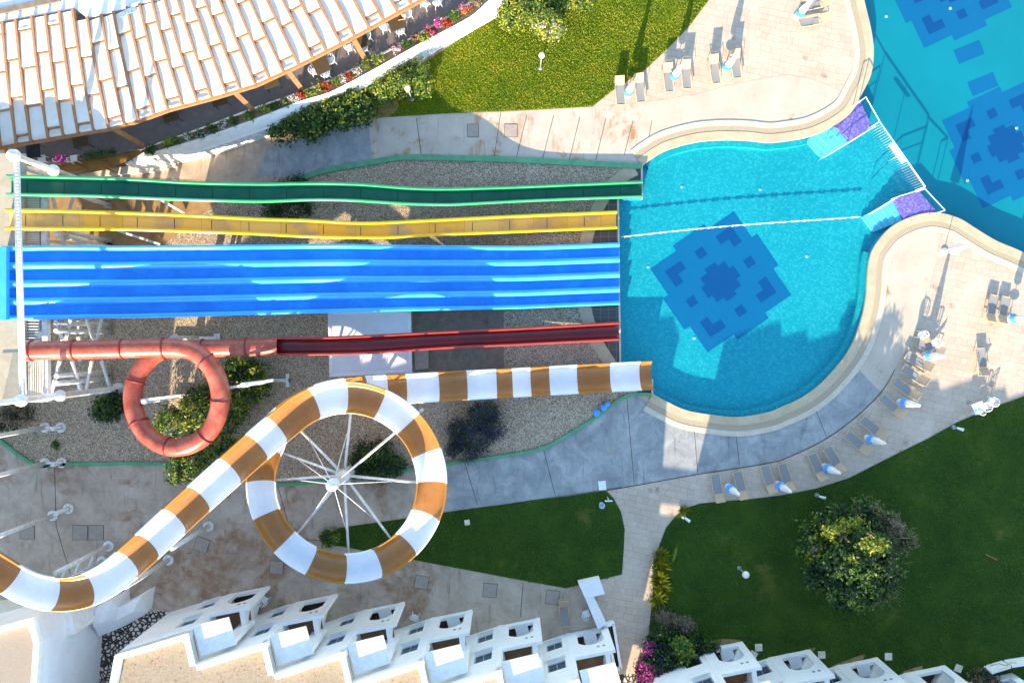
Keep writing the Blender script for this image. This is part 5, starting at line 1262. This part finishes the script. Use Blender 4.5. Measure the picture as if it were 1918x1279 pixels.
def crown(blobs, nclump, nleaf, size, mats, weights, clump=.35, up=.5, dens=1.0):
    """blobs: (x,y,z,rx,ry,rz) ellipsoids; leaves gathered in clumps near the surface"""
    V = []; MI = []
    vol = np.array([b[3]*b[4]*b[5] for b in blobs])**.67; cnt = np.maximum(1, (vol/vol.sum()*nclump).astype(int))
    for b, k in zip(blobs, cnt):
        d = rng.normal(0, 1, (k, 3)); d /= np.linalg.norm(d, axis=1)[:, None]; d[:, 2] = np.where(d[:, 2] < -.4, -d[:, 2], d[:, 2])
        r = rng.uniform(.45, 1.05, k)**.5
        cc = np.array(b[:3])+d*r[:, None]*np.array(b[3:])*rng.uniform(.85, 1.12, (k, 1))
        cs = clump*rng.uniform(.6, 1.4, k)
        cm = rng.choice(len(mats), k, p=weights)
        m = nleaf
        ce = np.repeat(cc, m, 0)+rng.normal(0, 1, (k*m, 3))*np.repeat(cs, m)[:, None]*np.array([.5, .5, .4])
        nm = np.repeat(d, m, 0)*.6+np.array([0, 0, up]); sz = size*rng.uniform(.6, 1.3, k*m)
        ce[:, 2] = np.maximum(ce[:, 2], .04)
        V.append(leaf_mesh(ce, nm, sz, jit=.55)); mm = np.repeat(cm, m); fl = rng.random(k*m) < .15
        mm = np.where(fl, rng.choice(len(mats), k*m, p=weights), mm); MI.append(mm)
    return np.concatenate(V), np.concatenate(MI)
def shrub(name, label, cat, blobs_px, nclump, nleaf, size, mats, weights, clump=.35, up=.5, group=None, stems=5, base=None, z0=0.0):
    """blobs_px: (px, py, z, rx_m, ry_m, rz_m) with px measured at that height"""
    bl = []
    for x, y, z, rx, ry, rz in blobs_px:
        p = P(x, y, z); bl.append((p.x, p.y, z, rx, ry, rz))
    c = np.array([[b[0], b[1]] for b in bl]).mean(0)
    if base is None: base = Vector((c[0], c[1], z0))
    t = thing(name, label, cat, base, group)
    v, mi = crown(bl, nclump, nleaf, size, mats, weights, clump, up)
    mk_mesh('foliage', v, [M[m] for m in mats] if isinstance(mats[0], str) else mats, mi, t, base)
    m = MB()
    for k in range(stems):
        b = bl[k % len(bl)]; a = R.uniform(0, 6.28); q = R.uniform(.1, .6)
        e = Vector((b[0]+b[3]*q*math.cos(a), b[1]+b[4]*q*math.sin(a), b[2]+b[5]*.5)); mid = base.lerp(e, .5)+Vector((R.uniform(-.1, .1), R.uniform(-.1, .1), .15))
        m.tube([base+Vector((R.uniform(-.08, .08), R.uniform(-.08, .08), 0)), mid, e], [.05, .035, .012], 6)
    m.build('stem', M['bark'], t)
    return t
# the big tree on the dark lawn
tb = P(1564, 1032, 0)
tree = thing('tree', 'large bushy tree with yellow lit leaves and dry twigs on the dark lawn', 'tree', tb)
trunk = MB().tube([tb, tb+Vector((.05, 0, 1.0)), tb+Vector((0, .05, 2.2))], [.28, .22, .16], 12)
tips = []
for k in range(26):
    a = R.uniform(0, 6.28); rr = R.uniform(1.2, 3.1); e = tb+Vector((rr*math.cos(a), rr*math.sin(a), R.uniform(2.2, 5.0)-rr*.25)); md = tb.lerp(e, .5)+Vector((0, 0, 1.0))
    trunk.tube([tb+Vector((0, 0, R.uniform(.9, 2.1))), md, e], [.08, .05, .015], 6); tips.append(e)
trunk.build('trunk', M['bark'], tree)
bl = [(tb.x, tb.y, 3.1, 2.8, 2.8, 2.0)]
for k in range(17):
    a = k*2.4; rr = 1.1+2.7*((k*0.618) % 1); bl.append((tb.x+rr*math.cos(a), tb.y+rr*math.sin(a), 3.9-rr*.5+R.uniform(-.3, .6), R.uniform(.6, 1.0), R.uniform(.6, 1.0), R.uniform(.6, .95)))
lb_ = [b for b in bl if b[0]-tb.x < 1.1]; rb_ = [b for b in bl if b[0]-tb.x >= .6]
v, mi = crown(lb_, 820, 24, .24, ['leaf_dark', 'leaf_mid', 'leaf_yel'], [.68, .27, .05], .36, .4)
mk_mesh('crown', v, [M['leaf_dark'], M['leaf_mid'], M['leaf_yel']], mi, tree, tb)
v, mi = crown(rb_, 380, 24, .16, ['leaf_dark', 'leaf_mid', 'leaf_dry'], [.22, .2, .58], .3, .4)
mk_mesh('crown', v, [M['leaf_dark'], M['leaf_mid'], M['leaf_dry']], mi, tree, tb)
v, mi = crown([(tb.x-1.6, tb.y+2.2, 3.9, .8, .7, .6), (tb.x-.6, tb.y+2.7, 3.6, .9, .5, .5), (tb.x-2.7, tb.y+1.0, 3.2, .5, .8, .5), (tb.x+.3, tb.y+1.8, 4.9, .9, .6, .4)], 85, 22, .22, ['leaf_yel', 'leaf_mid', 'leaf_dry'], [.6, .3, .1], .26, .4)  # yellow clumps: partly leaf colour, partly sunlight painted on the crown's north top
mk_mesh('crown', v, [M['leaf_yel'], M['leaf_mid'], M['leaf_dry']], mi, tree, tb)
tw_ = MB()
for k in range(90):
    a = R.uniform(-1.2, 1.3); rr = R.uniform(1.6, 3.0); s0 = tb+Vector((rr*math.cos(a), rr*math.sin(a), R.uniform(2.2, 4.6)-rr*.3)); d = Vector((math.cos(a+R.uniform(-.6, .6)), math.sin(a+R.uniform(-.6, .6)), R.uniform(.1, .9)))
    MB().tube([s0, s0+d*R.uniform(.3, .8)], [.022, .008], 4).build('dry_twig', M['leaf_dry'], tree)
LV = ['leaf_dark', 'leaf_mid', 'leaf_yel']
shrub('shrub', 'large leafy yellow green bush inside and below the red loop', 'shrub', [(372, 770, 1.7, 1.6, 1.3, 1.0), (330, 790, 1.3, 1.3, 1.0, .9), (430, 760, 1.3, 1.6, 1.3, .9), (470, 720, 1.0, 1.5, 1.4, .8), (360, 860, 1.4, 1.4, 1.0, .9), (410, 830, 1.6, 1.4, 1.1, .9), (450, 690, .9, 1.1, .9, .7), (340, 880, 1.0, .9, .8, .7), (388, 740, 1.5, 1.0, .8, .8)], 620, 24, .2, LV, [.3, .45, .25], .36, .45, stems=9)
shrub('shrub', 'dark round bush covered with small violet flowers beside the exit chute', 'shrub', [(885, 815, .8, 1.5, 1.5, .8), (905, 775, .8, 1.1, .8, .7), (920, 800, .6, 1.0, .9, .6), (868, 845, .6, 1.3, .7, .5), (855, 810, .6, .7, .9, .5)], 420, 26, .11, ['leaf_purple', 'leaf_dark'], [.6, .4], .3, .6)
shrub('shrub', 'dark green bush under the spokes of the striped slide', 'shrub', [(700, 850, .8, 1.3, 1.0, .8), (720, 880, .7, 1.3, .8, .6), (680, 870, .7, 1.0, .8, .6), (740, 870, .5, .8, .6, .5), (665, 880, .5, .7, .6, .5)], 260, 24, .16, ['leaf_dark', 'leaf_mid'], [.78, .22], .32, .5)
shrub('shrub', 'dark green bush between the white mast and the red loop', 'shrub', [(203, 765, .8, .9, .9, .8), (218, 755, .8, .8, .8, .7), (190, 770, .6, .7, .7, .5)], 170, 24, .16, ['leaf_dark', 'leaf_mid'], [.75, .25], .3, .5)
shrub('shrub', 'half dead bush with grey twigs at the left edge', 'shrub', [(20, 785, .7, 1.2, .9, .6), (45, 775, .5, .7, .6, .5), (-10, 790, .6, .8, .8, .5)], 120, 24, .14, ['leaf_dark', 'leaf_dry'], [.55, .45], .35, .5, stems=16)
shrub('shrub', 'dark bush squeezed between the green and yellow slides', 'shrub', [(545, 355, .7, 1.1, .9, .7), (548, 390, .6, 1.5, .7, .6), (560, 345, .6, .6, .6, .5), (510, 392, .5, .8, .5, .5)], 230, 22, .13, ['leaf_dark', 'leaf_mid'], [.85, .15], .3, .5)
shrub('shrub', 'small round bright bush at the pointed tip of the small lawn', 'shrub', [(620, 1004, .5, .6, .6, .5), (614, 1008, .4, .4, .4, .4)], 90, 22, .15, ['leaf_mid', 'leaf_dark', 'leaf_yel'], [.6, .25, .15], .22, .5)
shrub('shrub', 'small weed growing in the gravel near the round footings', 'weed', [(103, 833, .15, .25, .3, .15)], 14, 12, .14, ['leaf_mid', 'leaf_dark'], [.5, .5], .15, .5, stems=3)
shrub('hedge', 'long oleander hedge along the lower terrace wall above the blue shaded path', 'hedge', [(530, 238, .9, 1.0, .9, .8), (560, 228, 1.1, 1.1, 1.0, .9), (595, 218, 1.2, 1.1, 1.1, 1.0), (628, 205, 1.2, 1.1, 1.1, 1.0), (660, 195, 1.2, 1.1, 1.0, .9), (680, 205, .9, .9, .9, .8), (640, 225, .8, 1.0, .7, .6), (575, 243, .7, 1.2, .7, .6)], 520, 22, .22, LV, [.5, .38, .12], .34, .45, stems=8)
shrub('hedge', 'clipped bright hedge along the terrace wall beside the lawn', 'hedge', [(720, 165, 1.0, 1.0, .9, .8), (750, 150, 1.1, 1.1, .9, .9), (780, 140, 1.1, .9, .9, .8), (790, 160, .8, .7, .7, .7), (700, 180, .7, .8, .7, .6)], 330, 24, .16, LV, [.2, .45, .35], .3, .5)
shrub('shrub', 'leafy yellow green shrub group at the top of the bright lawn', 'shrub', [(965, 25, .9, 1.3, 1.0, .8), (990, 8, 1.0, 1.3, 1.1, .9), (950, 5, .9, 1.0, .9, .8), (1045, 10, .7, 1.4, .6, .6), (1085, 3, .7, 1.2, .6, .6)], 380, 22, .17, LV, [.25, .4, .35], .32, .5)
shrub('shrub', 'pale golden shrub on the lawn above the globe lamp', 'shrub', [(1025, 45, 1.1, .9, .8, .8), (1035, 60, .8, .7, .6, .6), (1010, 35, .9, .7, .7, .6)], 190, 22, .14, ['leaf_yel', 'leaf_mid', 'fl_white'], [.6, .25, .15], .28, .5)
shrub('shrub', 'magenta bougainvillea with dark foliage beside the walkway', 'shrub', [(1245, 1230, .9, 1.3, 1.0, .8), (1275, 1245, .9, 1.3, 1.0, .8), (1225, 1250, .9, 1.1, 1.0, .8), (1300, 1265, .8, 1.2, .8, .6), (1245, 1270, 1.0, 1.4, 1.0, .8), (1208, 1268, .9, .7, .9, .7)], 420, 22, .2, ['leaf_dark', 'leaf_purple', 'leaf_mid'], [.6, .25, .15], .34, .5, stems=8)
shrub('shrub', 'glowing magenta flower mass of the bougainvillea at the bottom edge', 'shrub', [(1216, 1268, 1.3, .8, .9, .55), (1208, 1247, 1.2, .5, .6, .45), (1235, 1280, 1.5, .9, .6, .5), (1216, 1215, 1.0, .4, .4, .3)], 190, 18, .17, ['fl_mag', 'fl_pink', 'leaf_dark'], [.6, .2, .2], .3, .5)
shrub('shrub', 'bright green leafy plant beside the bougainvillea', 'shrub', [(1275, 1210, 1.6, .6, .6, .5), (1283, 1222, 1.4, .5, .5, .4)], 60, 18, .26, ['leaf_mid', 'leaf_yel'], [.7, .3], .25, .5)
shrub('shrub', 'dark green shrub in front of the first right hand bay', 'shrub', [(1320, 1212, .5, 1.1, .5, .5), (1300, 1205, .5, .8, .6, .5), (1240, 1195, .6, 1.1, .8, .6)], 150, 22, .16, ['leaf_dark', 'leaf_mid'], [.8, .2], .3, .5)
shrub('shrub', 'dry grey twiggy shrub at the lawn corner above the bougainvillea', 'shrub', [(1262, 1160, .3, 1.4, .4, .3), (1240, 1150, .3, .6, .4, .3), (1285, 1172, .3, .6, .5, .3)], 110, 20, .1, ['leaf_dry'], [1.0], .25, .7)
shrub('shrub', 'dry plant below the patio fence at the bottom right', 'shrub', [(1835, 1268, .4, .8, .6, .4), (1850, 1275, .5, .7, .6, .4)], 80, 20, .14, ['leaf_dark', 'leaf_dry'], [.5, .5], .3, .5)
def tuft(x, y, h, n, lab):
    c = P(x, y, 0); t = thing('grass_tuft', lab, 'plant', c); m = MB()
    for k in range(n):
        a = R.uniform(0, 6.28); l = h*R.uniform(.6, 1.1); d = Vector((math.cos(a), math.sin(a), 0)); b = c+d*R.uniform(0, .25); s_ = Vector((-d.y, d.x, 0))*.022
        m.add([b-s_, b+s_, b+d*l*.4+Vector((0, 0, l*.7))+s_*.7, b+d*l*.75+Vector((0, 0, l*.75)), b+d*l*.4+Vector((0, 0, l*.7))-s_*.7], [(0, 1, 2, 3, 4)])
    m.build('blades', M['leaf_yel'], t, recalc=False)
for x, y, lb in ((1233, 1040, 'tall grass tuft topmost on the walkway edge'), (1236, 1058, 'tall grass tuft second from the top on the walkway edge'), (1232, 1082, 'tall grass tuft in the middle of the walkway edge'), (1237, 1098, 'tall grass tuft second from the bottom on the walkway edge'), (1230, 1117, 'tall grass tuft lowest on the walkway edge'), (1280, 955, 'small grass tuft at the spotlight by the walkway')): tuft(x, y, .8 if x != 1280 else .4, 90, lb)
# flowering plants in the terrace planter
FLW = [((283, 282), 'leaf_mid', 'leaf_dark', .3), ((315, 268), 'leaf_yel', 'leaf_mid', .3), ((334, 263), 'leaf_mid', 'leaf_yel', .25), ((353, 257), 'fl_white', 'leaf_mid', .22), ((375, 250), 'fl_white', 'leaf_dark', .22), ((398, 242), 'leaf_mid', 'leaf_dark', .28), ((420, 234), 'fl_white', 'leaf_mid', .24), ((444, 226), 'leaf_mid', 'leaf_dark', .3), ((466, 218), 'leaf_mid', 'leaf_yel', .33),
       ((498, 205), 'leaf_yel', 'leaf_mid', .38), ((516, 199), 'leaf_mid', 'leaf_dark', .25), ((532, 194), 'leaf_dry', 'leaf_mid', .3), ((550, 187), 'fl_white', 'leaf_dry', .25), ((563, 178), 'fl_red', 'leaf_dark', .28), ((581, 174), 'leaf_yel', 'leaf_mid', .25), ((598, 163), 'leaf_yel', 'leaf_mid', .36), ((610, 164), 'fl_red', 'leaf_dark', .36), ((628, 152), 'leaf_mid', 'fl_or', .3), ((642, 147), 'fl_white', 'leaf_dry', .24), ((653, 143), 'fl_red', 'leaf_dark', .26), ((668, 135), 'fl_white', 'leaf_dry', .24), ((683, 125), 'leaf_mid', 'leaf_yel', .48), ((707, 112), 'leaf_yel', 'leaf_dark', .34), ((742, 92), 'fl_white', 'fl_pink', .3), ((759, 83), 'leaf_mid', 'leaf_dark', .28), ((778, 71), 'leaf_dark', 'fl_pink', .25), ((792, 69), 'leaf_yel', 'leaf_mid', .36), ((808, 58), 'fl_pink', 'fl_red', .36), ((823, 43), 'fl_mag', 'fl_white', .3), ((839, 45), 'fl_red', 'fl_or', .32), ((850, 31), 'leaf_mid', 'leaf_yel', .34), ((873, 19), 'fl_or', 'fl_pink', .36), ((891, 5), 'leaf_dry', 'leaf_yel', .4)]
WORD = {'leaf_mid': 'green leafy', 'leaf_yel': 'yellow green', 'leaf_dry': 'straw coloured', 'leaf_dark': 'dark green', 'fl_white': 'white flowering', 'fl_red': 'red flowering', 'fl_pink': 'pink flowering', 'fl_mag': 'purple flowering', 'fl_or': 'orange flowering'}
ORD = ['first', 'second', 'third', 'fourth', 'fifth', 'sixth', 'seventh', 'eighth', 'ninth', 'tenth', 'eleventh', 'twelfth']
cntw = {}
for (x, y), a, b, r in FLW: cntw[a] = cntw.get(a, 0)+1
seen = {}
for (x, y), a, b, r in FLW:
    seen[a] = seen.get(a, 0)+1
    lab = ('only %s clump in the curved terrace planter' % WORD[a]) if cntw[a] == 1 else '%s clump, %s of its kind from the left in the curved terrace planter' % (WORD[a], ORD[seen[a]-1])
    p = P(x, y, ZT+.35); r *= 1.15
    shrub('planter_flower', lab, 'plant', [(x, y, ZT+.32, r, r*.9, r*.8), (x+R.uniform(-6, 6), y+R.uniform(-3, 3), ZT+.3, r*.7, r*.7, r*.6)], 26, 16, .12, [a, b, 'leaf_mid'], [.58, .24, .18], .15, .5, 'flower clumps in the terrace planter', 2, Vector((p.x, p.y, ZT)))
shrub('shrub', 'trailing greenery along the left end of the terrace', 'plant', [(168, 293, ZT+.2, .5, .25, .25), (185, 290, ZT+.2, .5, .22, .2), (205, 285, ZT+.2, .4, .2, .2)], 40, 16, .12, ['leaf_dark', 'leaf_mid'], [.6, .4], .2, .5, None, 2)

# ------------------------------------------------------------------ grass blades on the lawns
def inpoly(x, y, poly):
    c = np.zeros(len(x), bool); n = len(poly)
    for i in range(n):
        x0, y0 = poly[i]; x1, y1 = poly[i-1]
        if y0 == y1: continue
        k = ((y0 > y) != (y1 > y)) & (x < (x1-x0)*(y-y0)/(y1-y0)+x0); c ^= k
    return c
def grass(poly, dens, h, box, mt='blade'):
    x0, y0, x1, y1 = box; area = (x1-x0)*(y1-y0)/FPX**2*CAM_H**2
    n = int(area*dens); x = rng.uniform(x0, x1, n); y = rng.uniform(y0, y1, n); k = inpoly(x, y, poly); x, y = x[k], y[k]; n = len(x)
    s = CAM_H/FPX; c = np.stack([(x-959)*s, (639.5-y)*s, np.full(n, .03)], 1)
    a = rng.uniform(0, 6.283, n); hh = h*rng.uniform(.5, 1.3, n); ln = rng.uniform(.2, 1.0, n)*hh
    d = np.stack([np.cos(a), np.sin(a), np.zeros(n)], 1); sd_ = np.stack([-np.sin(a), np.cos(a), np.zeros(n)], 1)*rng.uniform(.012, .03, n)[:, None]
    top = c+d*ln[:, None]+np.stack([np.zeros(n), np.zeros(n), hh], 1)
    v = np.stack([c-sd_, c+sd_, top+sd_*.4, top-sd_*.4], 1).reshape(-1, 3)
    o = mk_mesh('grass', v, [M[mt]], np.zeros(n)); o['kind'] = 'stuff'; return n
grass(lawn1, 520, .065, (690, -8, 1360, 224), 'blade_sunlit'); grass(lawn2, 160, .07, (605, 915, 1175, 1105)); grass(lawn3, 130, .07, (1200, 700, 1922, 1285))
